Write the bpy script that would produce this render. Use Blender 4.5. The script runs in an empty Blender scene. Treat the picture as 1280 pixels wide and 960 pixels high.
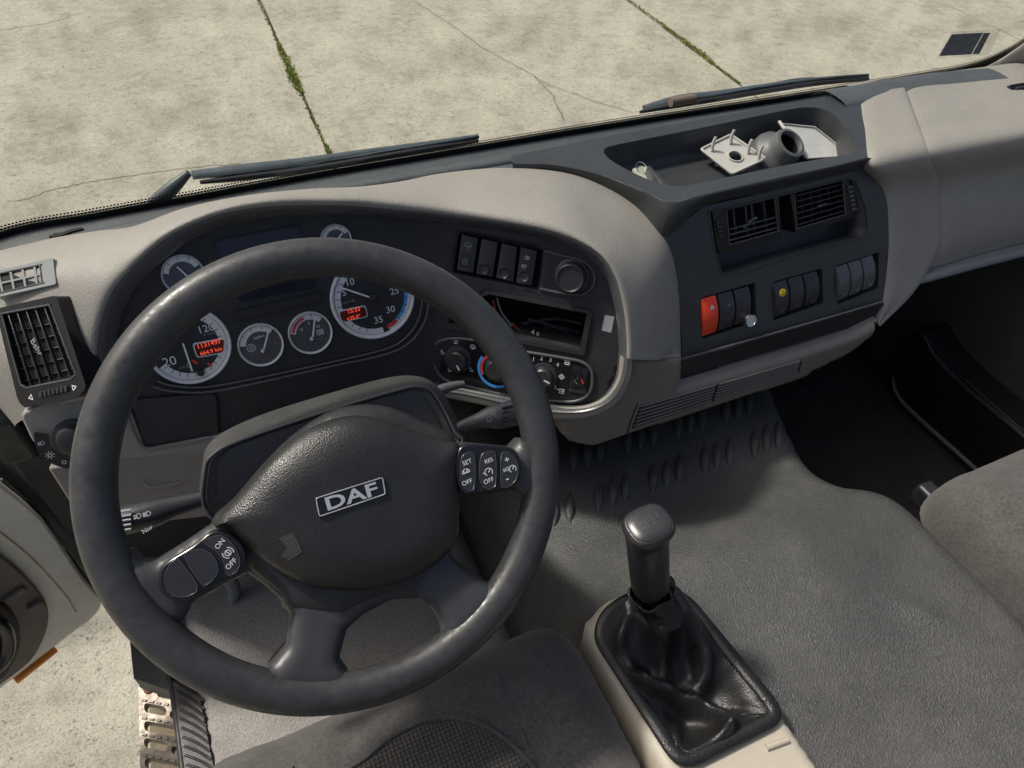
import bpy, bmesh, math, random
import numpy as np
from mathutils import Vector, Matrix, noise
from mathutils.geometry import delaunay_2d_cdt
random.seed(7)
R = math.radians
scene = bpy.context.scene
COL = scene.collection

# ------------------------------------------------------------------ camera
FPX = 920.0                                   # focal length in photograph pixels (1280 wide)
CAM = Vector((-0.042, -0.446, 1.350))
YAW, PITCH, ROLL = R(26.5), R(46.3), R(3.0)
_r = Vector((math.cos(YAW), -math.sin(YAW), 0))
FWD = Vector((math.sin(YAW) * math.cos(PITCH), math.cos(YAW) * math.cos(PITCH), -math.sin(PITCH)))
_u = _r.cross(FWD)
RGT = math.cos(ROLL) * _r + math.sin(ROLL) * _u
UPV = -math.sin(ROLL) * _r + math.cos(ROLL) * _u
cam_d = bpy.data.cameras.new('camera')
cam = bpy.data.objects.new('camera', cam_d)
COL.objects.link(cam)
M = Matrix((RGT, UPV, -FWD)).transposed().to_4x4()
M.translation = CAM
cam.matrix_world = M
cam_d.sensor_width = 36.0
cam_d.lens = 36.0 * FPX / 1280.0
cam_d.clip_start = 0.02
cam_d.clip_end = 500
scene.camera = cam

# ------------------------------------------------------------------ light
SUN_EL, SUN_AZ = R(54), R(-44)                # ahead of the windscreen, round to the open driver's door
world = bpy.data.worlds.new('World')
scene.world = world
world.use_nodes = True
wn = world.node_tree
wn.nodes.clear()
sky = wn.nodes.new('ShaderNodeTexSky')
sky.sky_type = 'NISHITA'
sky.sun_disc = False
sky.sun_elevation = SUN_EL
sky.sun_rotation = SUN_AZ
sky.air_density = 1.0
sky.dust_density = 6.0
sky.ozone_density = 0.3
bg = wn.nodes.new('ShaderNodeBackground')
bg.inputs['Strength'].default_value = 0.080
wo = wn.nodes.new('ShaderNodeOutputWorld')
wn.links.new(sky.outputs[0], bg.inputs[0])
wn.links.new(bg.outputs[0], wo.inputs[0])
sun_d = bpy.data.lights.new('sun', 'SUN')
sun_d.energy = 2.3
sun_d.angle = R(5)
sun_d.color = (1.0, 0.955, 0.88)
sun = bpy.data.objects.new('sun', sun_d)
COL.objects.link(sun)
sdir = Vector((math.sin(SUN_AZ) * math.cos(SUN_EL), math.cos(SUN_AZ) * math.cos(SUN_EL), math.sin(SUN_EL)))
sun.rotation_euler = sdir.to_track_quat('Z', 'Y').to_euler()
sun.location = (0, 0, 6)
vs = scene.view_settings
vs.view_transform = 'Standard'
vs.look = 'None'
vs.exposure = 0.54
vs.gamma = 1.0
vs.use_curve_mapping = False

# ------------------------------------------------------------------ geometry helpers
def ray(u, v):
    return (u - 640) / FPX * RGT - (v - 480) / FPX * UPV + FWD

def AT(u, v, ax, val):
    d = ray(u, v); i = 'xyz'.index(ax)
    return CAM + d * ((val - CAM[i]) / d[i])

def Z(u, v, z): return AT(u, v, 'z', z)

def PROJ(p):
    q = p - CAM; z = q.dot(FWD)
    return 640 + FPX * q.dot(RGT) / z, 480 - FPX * q.dot(UPV) / z

class Plane:
    """a work plane: o origin, n outward normal (towards the cab), ex along, ey up"""
    def __init__(s, o, n, ex):
        s.o = Vector(o); s.n = Vector(n).normalized()
        ex = Vector(ex); s.ex = (ex - s.n * ex.dot(s.n)).normalized(); s.ey = s.n.cross(s.ex)
    def px(s, u, v, d=0.0):
        r = ray(u, v); o = s.o + s.n * d
        return CAM + r * ((o - CAM).dot(s.n) / r.dot(s.n))
    def uv(s, u, v, d=0.0):
        q = s.px(u, v, d) - s.o
        return (q.dot(s.ex), q.dot(s.ey))
    def P(s, a, b, d=0.0): return s.o + s.ex * a + s.ey * b + s.n * d
    def poly(s, pts, d=0.0): return [s.uv(u, v, d) for u, v in pts]
    def loc(s, p): q = p - s.o; return (q.dot(s.ex), q.dot(s.ey))

def tagk(o, label=None, cat=None, group=None, kind=None):
    if label: o['label'] = label
    if cat: o['category'] = cat
    if group: o['group'] = group
    if kind: o['kind'] = kind
    return o

def thing(name, loc, label, cat, group=None):
    o = bpy.data.objects.new(name, None)
    o.empty_display_size = 0.05
    COL.objects.link(o)
    o.location = loc
    return tagk(o, label, cat, group)

def origin_of(p):
    return p.location.copy() if p.type == 'EMPTY' else Vector((0, 0, 0))   # mesh parts keep world coordinates

def mk(name, verts, faces, mat, parent=None, smooth=35, bevel=0.0, seg=2, solid=0.0, soff=-1.0, uvs=None):
    me = bpy.data.meshes.new(name)
    me.from_pydata([tuple(v) for v in verts], [], faces)
    me.validate()
    bm = bmesh.new(); bm.from_mesh(me)
    if not solid: bmesh.ops.recalc_face_normals(bm, faces=bm.faces)
    bm.to_mesh(me); bm.free()
    if uvs is not None:
        ul = me.uv_layers.new(name='UVMap')
        for lp in me.loops: ul.data[lp.index].uv = uvs[lp.vertex_index]
    if smooth:
        for p in me.polygons: p.use_smooth = True
        me.set_sharp_from_angle(angle=R(smooth))
    if mat: me.materials.append(mat)
    o = bpy.data.objects.new(name, me)
    COL.objects.link(o)
    if parent is not None:
        o.parent = parent
        o.matrix_parent_inverse = Matrix.Translation(-origin_of(parent))
    if solid:
        m = o.modifiers.new('thick', 'SOLIDIFY'); m.thickness = solid; m.offset = soff
    if bevel:
        m = o.modifiers.new('bevel', 'BEVEL'); m.width = bevel; m.segments = seg
        m.limit_method = 'ANGLE'; m.angle_limit = R(40); m.use_clamp_overlap = True
    return o

def rpoly(pts, r, n=5):
    """round the corners of a 2-D polygon"""
    out = []; k = len(pts)
    for i in range(k):
        p0, p1, p2 = (Vector(pts[(i - 1) % k][:2]), Vector(pts[i][:2]), Vector(pts[(i + 1) % k][:2]))
        a, b = p0 - p1, p2 - p1
        rr = min(r, a.length * 0.49, b.length * 0.49)
        q0, q2 = p1 + a.normalized() * rr, p1 + b.normalized() * rr
        for j in range(n + 1):
            t = j / n
            q = q0 * (1 - t) ** 2 + p1 * 2 * t * (1 - t) + q2 * t * t
            out.append((q.x, q.y))
    return out

def spoly(pts, n=6):
    """closed Catmull-Rom through 2-D or 3-D points"""
    k = len(pts); out = []
    for i in range(k):
        p = [np.array(pts[(i + j) % k], float) for j in (-1, 0, 1, 2)]
        for j in range(n):
            out.append(tuple(cr(p, j / n)))
    return out

def cr(p, t):
    return 0.5 * ((2 * p[1]) + (-p[0] + p[2]) * t + (2 * p[0] - 5 * p[1] + 4 * p[2] - p[3]) * t * t + (-p[0] + 3 * p[1] - 3 * p[2] + p[3]) * t ** 3)

def scurve(pts, n=6):
    """open Catmull-Rom, any dimension"""
    P = [np.array(p, float) for p in pts]
    P = [2 * P[0] - P[1]] + P + [2 * P[-1] - P[-2]]
    out = []
    for i in range(1, len(P) - 2):
        for j in range(n): out.append(cr(P[i - 1:i + 3], j / n))
    out.append(P[-2])
    return out

def prism(name, pl, poly, d0, d1, mat, parent=None, bevel=0.0, seg=2, taper=0.0, smooth=35):
    """polygon (plane coordinates) pushed out from d0 to d1"""
    k = len(poly)
    cx = sum(p[0] for p in poly) / k; cy = sum(p[1] for p in poly) / k
    top = [(cx + (a - cx) * (1 - taper), cy + (b - cy) * (1 - taper)) for a, b in poly]
    V = [pl.P(a, b, d0) for a, b in poly] + [pl.P(a, b, d1) for a, b in top]
    Fc = [list(range(k))[::-1], list(range(k, 2 * k))] + [[i, (i + 1) % k, k + (i + 1) % k, k + i] for i in range(k)]
    return mk(name, V, Fc, mat, parent, smooth, bevel, seg)

def pxprism(name, pl, px, d0, d1, mat, parent=None, bevel=0.0, rnd=0.0, seg=2, taper=0.0):
    q = pl.poly(px, d1)
    if rnd: q = rpoly(q, rnd)
    return prism(name, pl, q, d0, d1, mat, parent, bevel, seg, taper)

def resample(poly, step):
    out = []; k = len(poly)
    for i in range(k):
        a, b = np.array(poly[i][:2]), np.array(poly[(i + 1) % k][:2])
        n = max(1, int(np.linalg.norm(b - a) / step + 0.5))
        for j in range(n): out.append(tuple(a + (b - a) * j / n))
    return out

def inside(poly, x, y):
    P = np.array(poly); Q = np.roll(P, -1, 0)
    c = np.zeros(len(x), bool)
    for (x0, y0), (x1, y1) in zip(P, Q):
        if y0 == y1: continue
        m = ((y0 > y) != (y1 > y)) & (x < (x1 - x0) * (y - y0) / (y1 - y0) + x0)
        c ^= m
    return c

def bdist(polys, x, y):
    d = np.full(len(x), 1e9)
    for poly in polys:
        P = np.array(poly); Q = np.roll(P, -1, 0)
        for a, b in zip(P, Q):
            e = b - a; L = e @ e
            if L < 1e-14: continue
            t = np.clip(((x - a[0]) * e[0] + (y - a[1]) * e[1]) / L, 0, 1)
            d = np.minimum(d, np.hypot(x - a[0] - t * e[0], y - a[1] - t * e[1]))
    return d

def fill(outer, holes, step):
    """triangulate a 2-D region with inner grid points -> verts2d, tris, boundary distance"""
    loops = [resample(outer, step)] + [resample(h, step) for h in holes]
    V = []; E = []
    for lp in loops:
        s = len(V); n = len(lp); V += lp
        E += [(s + i, s + (i + 1) % n) for i in range(n)]
    nb = len(V)
    A = np.array(outer); x0, y0 = A.min(0); x1, y1 = A.max(0)
    gx, gy = np.meshgrid(np.arange(x0, x1, step), np.arange(y0, y1, step * 0.87))
    gx = gx + (np.arange(gx.shape[0]) % 2)[:, None] * step * 0.5
    gx, gy = gx.ravel(), gy.ravel()
    m = inside(outer, gx, gy)
    for h in holes: m &= ~inside(h, gx, gy)
    gx, gy = gx[m], gy[m]
    if len(gx):
        d = bdist([outer] + list(holes), gx, gy)
        gx, gy = gx[d > step * 0.45], gy[d > step * 0.45]
    V = [Vector((a, b)) for a, b in V] + [Vector((a, b)) for a, b in zip(gx, gy)]
    r = delaunay_2d_cdt(V, E, [], 0, 1e-7)
    vo = np.array([(p.x, p.y) for p in r[0]]); fo = [list(f) for f in r[2]]
    c = np.array([vo[f].mean(0) for f in fo])
    m = inside(outer, c[:, 0], c[:, 1])
    for h in holes: m &= ~inside(h, c[:, 0], c[:, 1])
    fo = [f for f, k in zip(fo, m) if k]
    d = bdist([outer] + list(holes), vo[:, 0], vo[:, 1])
    return vo, fo, d

def pillow(name, pl, poly, H, w, step, base, mat, parent=None, extra=None, holes=(), smooth=50, hw=None):
    """filled outline swelling by H within w of its edge, with a skirt down to -base"""
    vo, fo, d = fill(poly, list(holes), step)
    t = np.clip(d / w, 0, 1)
    h = H * np.sqrt(np.maximum(0, 1 - (1 - t) ** 2))
    V = []
    for (a, b), hh, dd in zip(vo, h, d):
        e = extra(a, b, dd) if extra else 0
        V.append(pl.P(a, b, hh + e))
    if base:
        from collections import Counter
        cnt = Counter()
        for f in fo:
            for i in range(3): cnt[tuple(sorted((f[i], f[(i + 1) % 3])))] += 1
        bot = {}
        F2 = []
        for f in fo:
            for i in range(3):
                a, b = f[i], f[(i + 1) % 3]
                if cnt[tuple(sorted((a, b)))] == 1:
                    for q in (a, b):
                        if q not in bot:
                            bot[q] = len(V); V.append(pl.P(vo[q][0], vo[q][1], -base))
                    F2.append([b, a, bot[a], bot[b]])
        fo = fo + F2
    return mk(name, V, fo, mat, parent, smooth)

def plate(name, pl, outer, holes, d0, d1, step, mat, parent=None, fn=None, smooth=35):
    """plate with holes and real thickness"""
    vo, fo, d = fill(outer, holes, step)
    n = len(vo)
    g = fn if fn else (lambda a, b: 0)
    V = [pl.P(a, b, d1 + g(a, b)) for a, b in vo] + [pl.P(a, b, d0 + g(a, b)) for a, b in vo]
    from collections import Counter
    cnt = Counter()
    for f in fo:
        for i in range(3): cnt[tuple(sorted((f[i], f[(i + 1) % 3])))] += 1
    F2 = list(fo) + [[q + n for q in f[::-1]] for f in fo]
    for f in fo:
        for i in range(3):
            a, b = f[i], f[(i + 1) % 3]
            if cnt[tuple(sorted((a, b)))] == 1: F2.append([b, a, a + n, b + n])
    return mk(name, V, F2, mat, parent, smooth)

def recess(name, pl, poly, d1, depth, mat, parent=None, shrink=0.0, floor=True, smooth=35):
    """open box: wall ring from the outline at d1 down by depth plus a floor"""
    k = len(poly)
    cx = sum(p[0] for p in poly) / k; cy = sum(p[1] for p in poly) / k
    q = [(cx + (a - cx) * (1 - shrink), cy + (b - cy) * (1 - shrink)) for a, b in poly]
    V = [pl.P(a, b, d1) for a, b in poly] + [pl.P(a, b, d1 - depth) for a, b in q]
    Fc = [[i, (i + 1) % k, k + (i + 1) % k, k + i] for i in range(k)]
    if floor: Fc.append(list(range(k, 2 * k)))
    return mk(name, V, Fc, mat, parent, smooth, solid=0.0015, soff=0)

def loft(name, rails, mat, parent=None, n=5, m=5, solid=0.0, smooth=60, soff=-1.0):
    """smooth skin through rails (each a list of points, same count)"""
    A = [np.array(scurve([tuple(p) for p in r], n)) for r in rails]
    k = len(A[0])
    cols = [scurve([a[i] for a in A], m) for i in range(k)]
    rows = len(cols[0])
    V = [Vector(cols[i][j]) for j in range(rows) for i in range(k)]
    Fc = [[j * k + i, j * k + i + 1, (j + 1) * k + i + 1, (j + 1) * k + i] for j in range(rows - 1) for i in range(k - 1)]
    return mk(name, V, Fc, mat, parent, smooth, solid=solid, soff=soff)

def rings(name, R_, mat, parent=None, cap=(True, True), smooth=50, bevel=0.0, close=False):
    """skin over closed rings of equal count"""
    k = len(R_[0]); V = [Vector(p) for r in R_ for p in r]
    Fc = []
    nr = len(R_)
    for j in range(nr if close else nr - 1):
        a, b = j * k, ((j + 1) % nr) * k
        Fc += [[a + i, a + (i + 1) % k, b + (i + 1) % k, b + i] for i in range(k)]
    if not close:
        if cap[0]: Fc.append(list(range(k))[::-1])
        if cap[1]: Fc.append(list(range((nr - 1) * k, nr * k)))
    return mk(name, V, Fc, mat, parent, smooth, bevel)

def tube(name, path, rad, mat, parent=None, seg=10, n=6, closed=False, flat=1.0, up=None, smooth=60, straight=False):
    """swept tube; rad a number or a list per path point; flat squashes along the frame's second axis"""
    if not hasattr(rad, '__len__'): rad = [rad] * len(path)
    pts = [tuple(p) + (r,) for p, r in zip([tuple(Vector(q)) for q in path], rad)]
    if straight: c = [np.array(p) for p in pts]
    elif closed: c = [np.array(p) for p in spoly(pts, n)]
    else: c = scurve(pts, n)
    C = [Vector(p[:3]) for p in c]; rr = [max(1e-5, float(p[3])) for p in c]
    L = len(C); R_ = []
    nrm = None
    for i in range(L):
        if closed: t = (C[(i + 1) % L] - C[i - 1]).normalized()
        else: t = (C[min(i + 1, L - 1)] - C[max(i - 1, 0)]).normalized()
        if up is not None: a = Vector(up)
        elif nrm is None: a = Vector((0, 0, 1)) if abs(t.z) < 0.9 else Vector((1, 0, 0))
        else: a = nrm
        nrm = (a - t * a.dot(t)).normalized(); b = t.cross(nrm)
        R_.append([C[i] + (b * math.cos(2 * math.pi * j / seg) + nrm * flat * math.sin(2 * math.pi * j / seg)) * rr[i] for j in range(seg)])
    return rings(name, R_, mat, parent, smooth=smooth, close=closed)

def lathe(name, o, ax, prof, mat, parent=None, seg=32, smooth=35, ex=None, sx=1.0, sy=1.0, capped=True):
    """revolve (radius, height) pairs about axis ax through o"""
    o = Vector(o); ax = Vector(ax).normalized()
    a = Vector(ex) if ex is not None else (Vector((1, 0, 0)) if abs(ax.x) < 0.9 else Vector((0, 1, 0)))
    a = (a - ax * a.dot(ax)).normalized(); b = ax.cross(a)
    R_ = [[o + ax * h + (a * math.cos(2 * math.pi * j / seg) * sx + b * math.sin(2 * math.pi * j / seg) * sy) * max(r, 1e-5) for j in range(seg)] for r, h in prof]
    return rings(name, R_, mat, parent, cap=(capped, capped), smooth=smooth)

def box(name, c, s, mat, parent=None, bevel=0.0, rot=None):
    V = [Vector((x * s[0] / 2, y * s[1] / 2, z * s[2] / 2)) for x in (-1, 1) for y in (-1, 1) for z in (-1, 1)]
    if rot is not None: V = [rot @ v for v in V]
    V = [v + Vector(c) for v in V]
    return mk(name, V, [[0, 1, 3, 2], [4, 6, 7, 5], [0, 4, 5, 1], [2, 3, 7, 6], [0, 2, 6, 4], [1, 5, 7, 3]], mat, parent, 35, bevel)

_tc = {}
def text(name, s, pl, a, b, size, d, mat, parent=None, rot=0.0, th=0.0004, sx=1.0, bold=0.0, shear=0.0):
    """flat raised lettering centred at plane coordinates (a, b)"""
    key = (s, bold, shear)
    if key not in _tc:
        c = bpy.data.curves.new('t', 'FONT'); c.body = s; c.align_x = 'CENTER'; c.align_y = 'CENTER'
        c.resolution_u = 3; c.offset = bold; c.shear = shear
        o = bpy.data.objects.new('t', c); COL.objects.link(o)
        dg = bpy.context.evaluated_depsgraph_get()
        me = o.evaluated_get(dg).to_mesh()
        _tc[key] = ([v.co.copy() for v in me.vertices], [list(p.vertices) for p in me.polygons])
        o.evaluated_get(dg).to_mesh_clear()
        bpy.data.objects.remove(o); bpy.data.curves.remove(c)
    vs_, fs = _tc[key]
    cs, sn = math.cos(rot), math.sin(rot)
    V = []
    for v in vs_:
        x, y = v.x * size * sx, v.y * size
        V.append(pl.P(a + x * cs - y * sn, b + x * sn + y * cs, d + th))
    return mk(name, V, fs, mat, parent, 0)

def strokes(name, pl, segs, w, d, mat, parent=None, th=0.0004):
    """flat line drawing: polylines in plane coordinates joined into one printed mark"""
    V = []; Fc = []
    for sg in segs:
        for (a0, b0), (a1, b1) in zip(sg[:-1], sg[1:]):
            e = Vector((a1 - a0, b1 - b0))
            if e.length < 1e-9: continue
            e.normalize(); nx, ny = -e.y * w / 2, e.x * w / 2; ex_, ey_ = e.x * w / 2, e.y * w / 2
            k = len(V)
            V += [pl.P(a0 + nx - ex_, b0 + ny - ey_, d + th), pl.P(a1 + nx + ex_, b1 + ny + ey_, d + th),
                  pl.P(a1 - nx + ex_, b1 - ny + ey_, d + th), pl.P(a0 - nx - ex_, b0 - ny - ey_, d + th)]
            Fc.append([k, k + 1, k + 2, k + 3])
    return mk(name, V, Fc, mat, parent, 0)

def circ(a, b, r, n=20, t0=0.0, t1=360.0):
    return [(a + r * math.cos(R(t0 + (t1 - t0) * i / n)), b + r * math.sin(R(t0 + (t1 - t0) * i / n))) for i in range(n + 1)]

def arcband(name, pl, a, b, r0, r1, t0, t1, d, mat, parent, n=40):
    V = []
    for i in range(n + 1):
        t = R(t0 + (t1 - t0) * i / n)
        for r in (r0, r1): V.append(pl.P(a + r * math.cos(t), b + r * math.sin(t), d))
    return mk(name, V, [[2 * i, 2 * i + 1, 2 * i + 3, 2 * i + 2] for i in range(n)], mat, parent, 0)

# ------------------------------------------------------------------ materials
MATS = {}
def mat(name, col, rough=0.5, metal=0.0, grain=0.0, gscale=900.0, gtype='voronoi', var=0.12, vscale=9.0, spec=0.5,
        col2=None, rvar=0.12, emit=0.0, sheen=0.0, fine=0.0, coat=0.0, dust=0.0, patch=0.0):
    m = bpy.data.materials.new(name); MATS[name] = m
    m.use_nodes = True
    nt = m.node_tree; N = nt.nodes; Lk = nt.links
    b = N['Principled BSDF']
    tc = N.new('ShaderNodeTexCoord'); co = tc.outputs['Object']
    def nz(sc, det=4, rg=0.6):
        n = N.new('ShaderNodeTexNoise'); n.inputs['Scale'].default_value = sc; n.inputs['Detail'].default_value = det
        n.inputs['Roughness'].default_value = rg; Lk.new(co, n.inputs['Vector']); return n.outputs['Fac']
    def ramp(f, p0, c0, p1, c1):
        r = N.new('ShaderNodeValToRGB'); r.color_ramp.elements[0].position = p0; r.color_ramp.elements[1].position = p1
        r.color_ramp.elements[0].color = tuple(c0) + (1,); r.color_ramp.elements[1].color = tuple(c1) + (1,); Lk.new(f, r.inputs[0]); return r.outputs[0]
    c = Vector(col)
    lo = tuple(max(0, x * (1 - var)) for x in c); hi = tuple(min(1, x * (1 + var)) for x in (col2 or c))
    out = ramp(nz(vscale, 5), 0.3, lo, 0.7, hi)
    if fine:
        mx = N.new('ShaderNodeMix'); mx.data_type = 'RGBA'; mx.blend_type = 'MULTIPLY'; mx.inputs[0].default_value = 1.0
        Lk.new(out, mx.inputs[6]); Lk.new(ramp(nz(gscale * 0.6, 2), 0.3, (1 - fine,) * 3, 0.7, (1 + fine,) * 3), mx.inputs[7]); out = mx.outputs[2]
    if dust:
        mx = N.new('ShaderNodeMix'); mx.data_type = 'RGBA'
        Lk.new(ramp(nz(140, 6, 0.75), 0.52, (0, 0, 0), 0.8, (dust,) * 3), mx.inputs[0]); Lk.new(out, mx.inputs[6]); mx.inputs[7].default_value = (0.35, 0.32, 0.27, 1); out = mx.outputs[2]
    if patch:
        mx = N.new('ShaderNodeMix'); mx.data_type = 'RGBA'
        Lk.new(ramp(nz(6.5, 9, 0.72), 0.47, (0, 0, 0), 0.72, (patch,) * 3), mx.inputs[0]); Lk.new(out, mx.inputs[6]); mx.inputs[7].default_value = (0.30, 0.28, 0.24, 1); out = mx.outputs[2]
    Lk.new(out, b.inputs['Base Color'])
    rr = ramp(nz(vscale * 3.1, 4), 0.3, (max(0.03, rough - rvar),) * 3, 0.7, (min(1, rough + rvar),) * 3)
    Lk.new(rr, b.inputs['Roughness'])
    b.inputs['Metallic'].default_value = metal
    b.inputs['Specular IOR Level'].default_value = spec
    if sheen:
        b.inputs['Sheen Weight'].default_value = sheen; b.inputs['Sheen Roughness'].default_value = 0.5
    if coat: b.inputs['Coat Weight'].default_value = coat; b.inputs['Coat Roughness'].default_value = 0.1
    if emit:
        b.inputs['Emission Color'].default_value = tuple(col) + (1,); b.inputs['Emission Strength'].default_value = emit
    if grain:
        if gtype == 'voronoi':
            v = N.new('ShaderNodeTexVoronoi'); v.inputs['Scale'].default_value = gscale; v.feature = 'F1'
            wv = N.new('ShaderNodeVectorMath'); wv.operation = 'MULTIPLY_ADD'; wv.inputs[1].default_value = (0.9 / gscale,) * 3
            nn = N.new('ShaderNodeTexNoise'); nn.inputs['Scale'].default_value = gscale * 0.4; Lk.new(co, nn.inputs['Vector'])
            Lk.new(nn.outputs['Color'], wv.inputs[0]); Lk.new(co, wv.inputs[2])
            Lk.new(wv.outputs[0], v.inputs['Vector']); h = v.outputs['Distance']
        elif gtype == 'weave':
            sx = N.new('ShaderNodeSeparateXYZ'); Lk.new(co, sx.inputs[0])
            def mth(op, a, bb):
                q = N.new('ShaderNodeMath'); q.operation = op
                for i, z in enumerate((a, bb)):
                    if hasattr(z, 'links') or hasattr(z, 'is_linked'): Lk.new(z, q.inputs[i])
                    elif z is not None: q.inputs[i].default_value = z
                return q.outputs[0]
            s1 = mth('ADD', sx.outputs[0], sx.outputs[1]); s2 = mth('SUBTRACT', sx.outputs[0], sx.outputs[1])
            h = mth('MULTIPLY', mth('SINE', mth('MULTIPLY', s1, gscale), None), mth('SINE', mth('MULTIPLY', s2, gscale), None))
            mx = N.new('ShaderNodeMix'); mx.data_type = 'RGBA'; mx.blend_type = 'MULTIPLY'; mx.inputs[0].default_value = 1
            Lk.new(out, mx.inputs[6]); Lk.new(ramp(h, 0.0, (0.55,) * 3, 0.9, (1.25,) * 3), mx.inputs[7]); Lk.new(mx.outputs[2], b.inputs['Base Color'])
        else:
            h = nz(gscale, 3, 0.7)
        bp = N.new('ShaderNodeBump'); bp.inputs['Strength'].default_value = min(1.0, grain); bp.inputs['Distance'].default_value = 0.0008 * max(1, grain)
        Lk.new(h, bp.inputs['Height']); Lk.new(bp.outputs[0], b.inputs['Normal'])
    return m

beige = mat('beige_plastic', (0.275, 0.260, 0.232), 0.55, grain=0.5, gscale=520, var=0.05, fine=0.06, dust=0.12, patch=0.16)
beige_dk = mat('shaded_beige_plastic', (0.215, 0.192, 0.168), 0.55, grain=0.4, gscale=520, var=0.06, fine=0.05)  # beige again, with the shade on the lower dash put into its colour
cowlm = mat('slate_plastic', (0.070, 0.079, 0.085), 0.5, grain=0.3, gscale=700, var=0.12, dust=0.28)
stackm = mat('slate_panel_plastic', (0.037, 0.040, 0.043), 0.40, grain=0.25, gscale=800, var=0.15, dust=0.10)
black = mat('black_plastic', (0.016, 0.016, 0.018), 0.42, grain=0.2, gscale=800, var=0.15, dust=0.04)
panelm = mat('charcoal_panel', (0.022, 0.023, 0.027), 0.5, grain=0.2, gscale=800, var=0.12, dust=0.05)
gloss = mat('glossy_black', (0.012, 0.012, 0.014), 0.18, var=0.1, rvar=0.06)
lipm = mat('dark_lip_plastic', (0.085, 0.088, 0.095), 0.28, grain=0.1, gscale=700, var=0.08)
shroudm = mat('shroud_plastic', (0.045, 0.045, 0.042), 0.55, grain=0.4, gscale=700, var=0.12, dust=0.14)
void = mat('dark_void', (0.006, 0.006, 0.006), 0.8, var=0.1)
rimm = mat('wheel_rim_foam', (0.038, 0.039, 0.041), 0.40, grain=0.10, gscale=1300, gtype='noise', var=0.22, vscale=45, rvar=0.17, dust=0.05)
hubm = mat('hub_leathergrain', (0.022, 0.022, 0.022), 0.38, grain=0.40, gscale=640, var=0.12, dust=0.03)
hubbase = mat('hub_base_plastic', (0.028, 0.028, 0.029), 0.42, grain=0.35, gscale=600, var=0.12)
spokem = mat('spoke_plastic', (0.042, 0.043, 0.046), 0.36, grain=0.12, gscale=900, gtype='noise', var=0.2, rvar=0.1)
floorm = mat('rubber_floor', (0.056, 0.057, 0.056), 0.54, grain=1.1, gscale=430, var=0.16, vscale=5, fine=0.25, rvar=0.14, dust=0.12, spec=0.6, patch=0.13)
matdark = mat('dark_carpet', (0.045, 0.042, 0.040), 0.85, grain=0.8, gscale=500, gtype='noise', var=0.2, fine=0.2)
seatm = mat('seat_velour', (0.068, 0.065, 0.060), 0.9, grain=0.7, gscale=420, gtype='noise', var=0.22, vscale=14, fine=0.28, sheen=0.18, dust=0.08, patch=0.07)
weavem = mat('seat_weave', (0.088, 0.079, 0.066), 0.85, grain=1.4, gscale=650, gtype='weave', var=0.12, sheen=0.2)
leather = mat('gaiter_leather', (0.011, 0.011, 0.011), 0.34, grain=0.45, gscale=650, var=0.2, rvar=0.12, dust=0.05)
creamp = mat('cream_paint', (0.84, 0.81, 0.71), 0.3, var=0.05, vscale=14, dust=0.06, coat=0.3)
dirtycream = mat('dirty_cream_paint', (0.42, 0.32, 0.16), 0.5, var=0.35, vscale=22, dust=0.5, col2=(0.55, 0.46, 0.30))
rubber = mat('black_rubber', (0.022, 0.022, 0.023), 0.55, var=0.15, dust=0.08)
blue_grey = mat('blue_grey_paint', (0.28, 0.32, 0.37), 0.45, var=0.1, dust=0.2)
alu = mat('step_metal', (0.30, 0.275, 0.24), 0.55, metal=0.3, var=0.2, vscale=40, col2=(0.5, 0.42, 0.33), dust=0.6, rvar=0.2)
rust = mat('rust', (0.22, 0.09, 0.05), 0.8, var=0.3, vscale=150)
white = mat('white_print', (0.72, 0.74, 0.76), 0.5, var=0.03)
greyp = mat('grey_print', (0.32, 0.34, 0.36), 0.5, var=0.03)
silver = mat('silver_dial_ring', (0.70, 0.72, 0.75), 0.35, metal=0.1, var=0.05)
chrome = mat('chrome', (0.72, 0.72, 0.72), 0.22, metal=1.0, var=0.05)
badge = mat('badge_silver', (0.66, 0.66, 0.66), 0.38, metal=0.5, var=0.04)
dialsatin = mat('dial_satin', (0.10, 0.105, 0.13), 0.3, metal=0.5, var=0.05)
dialf = mat('dial_face', (0.020, 0.020, 0.028), 0.4, var=0.05)
navy = mat('navy_display', (0.010, 0.012, 0.030), 0.12, var=0.05)
lcd = mat('red_display', (0.12, 0.008, 0.006), 0.2, var=0.05)
lcdt = mat('red_digits', (1.0, 0.10, 0.05), 0.4, var=0.0, emit=0.55)
redp = mat('red_print', (0.62, 0.05, 0.05), 0.5, var=0.05)
bluep = mat('blue_print', (0.05, 0.30, 0.75), 0.5, var=0.05)
hazard = mat('hazard_red', (0.75, 0.055, 0.015), 0.32, var=0.08, rvar=0.05)
yellow = mat('yellow_lens', (0.75, 0.48, 0.02), 0.35, var=0.15)
orange = mat('orange_lens', (0.8, 0.28, 0.04), 0.3, var=0.08)
whiteplastic = mat('off_white_plastic', (0.46, 0.445, 0.41), 0.45, var=0.06, dust=0.06)
socketm = mat('socket_grey_plastic', (0.10, 0.105, 0.105), 0.42, var=0.1, grain=0.2, dust=0.1)
greyplastic = mat('mid_grey_plastic', (0.20, 0.21, 0.21), 0.45, var=0.06, grain=0.2)
clearp = mat('cloudy_plastic', (0.50, 0.50, 0.48), 0.25, var=0.1, vscale=40)
wirer = mat('red_wire', (0.5, 0.06, 0.04), 0.45)
wireg = mat('grey_wire', (0.35, 0.36, 0.40), 0.45)
switchm = mat('switch_plastic', (0.030, 0.030, 0.034), 0.36, grain=0.15, gscale=900, var=0.1)
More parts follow.
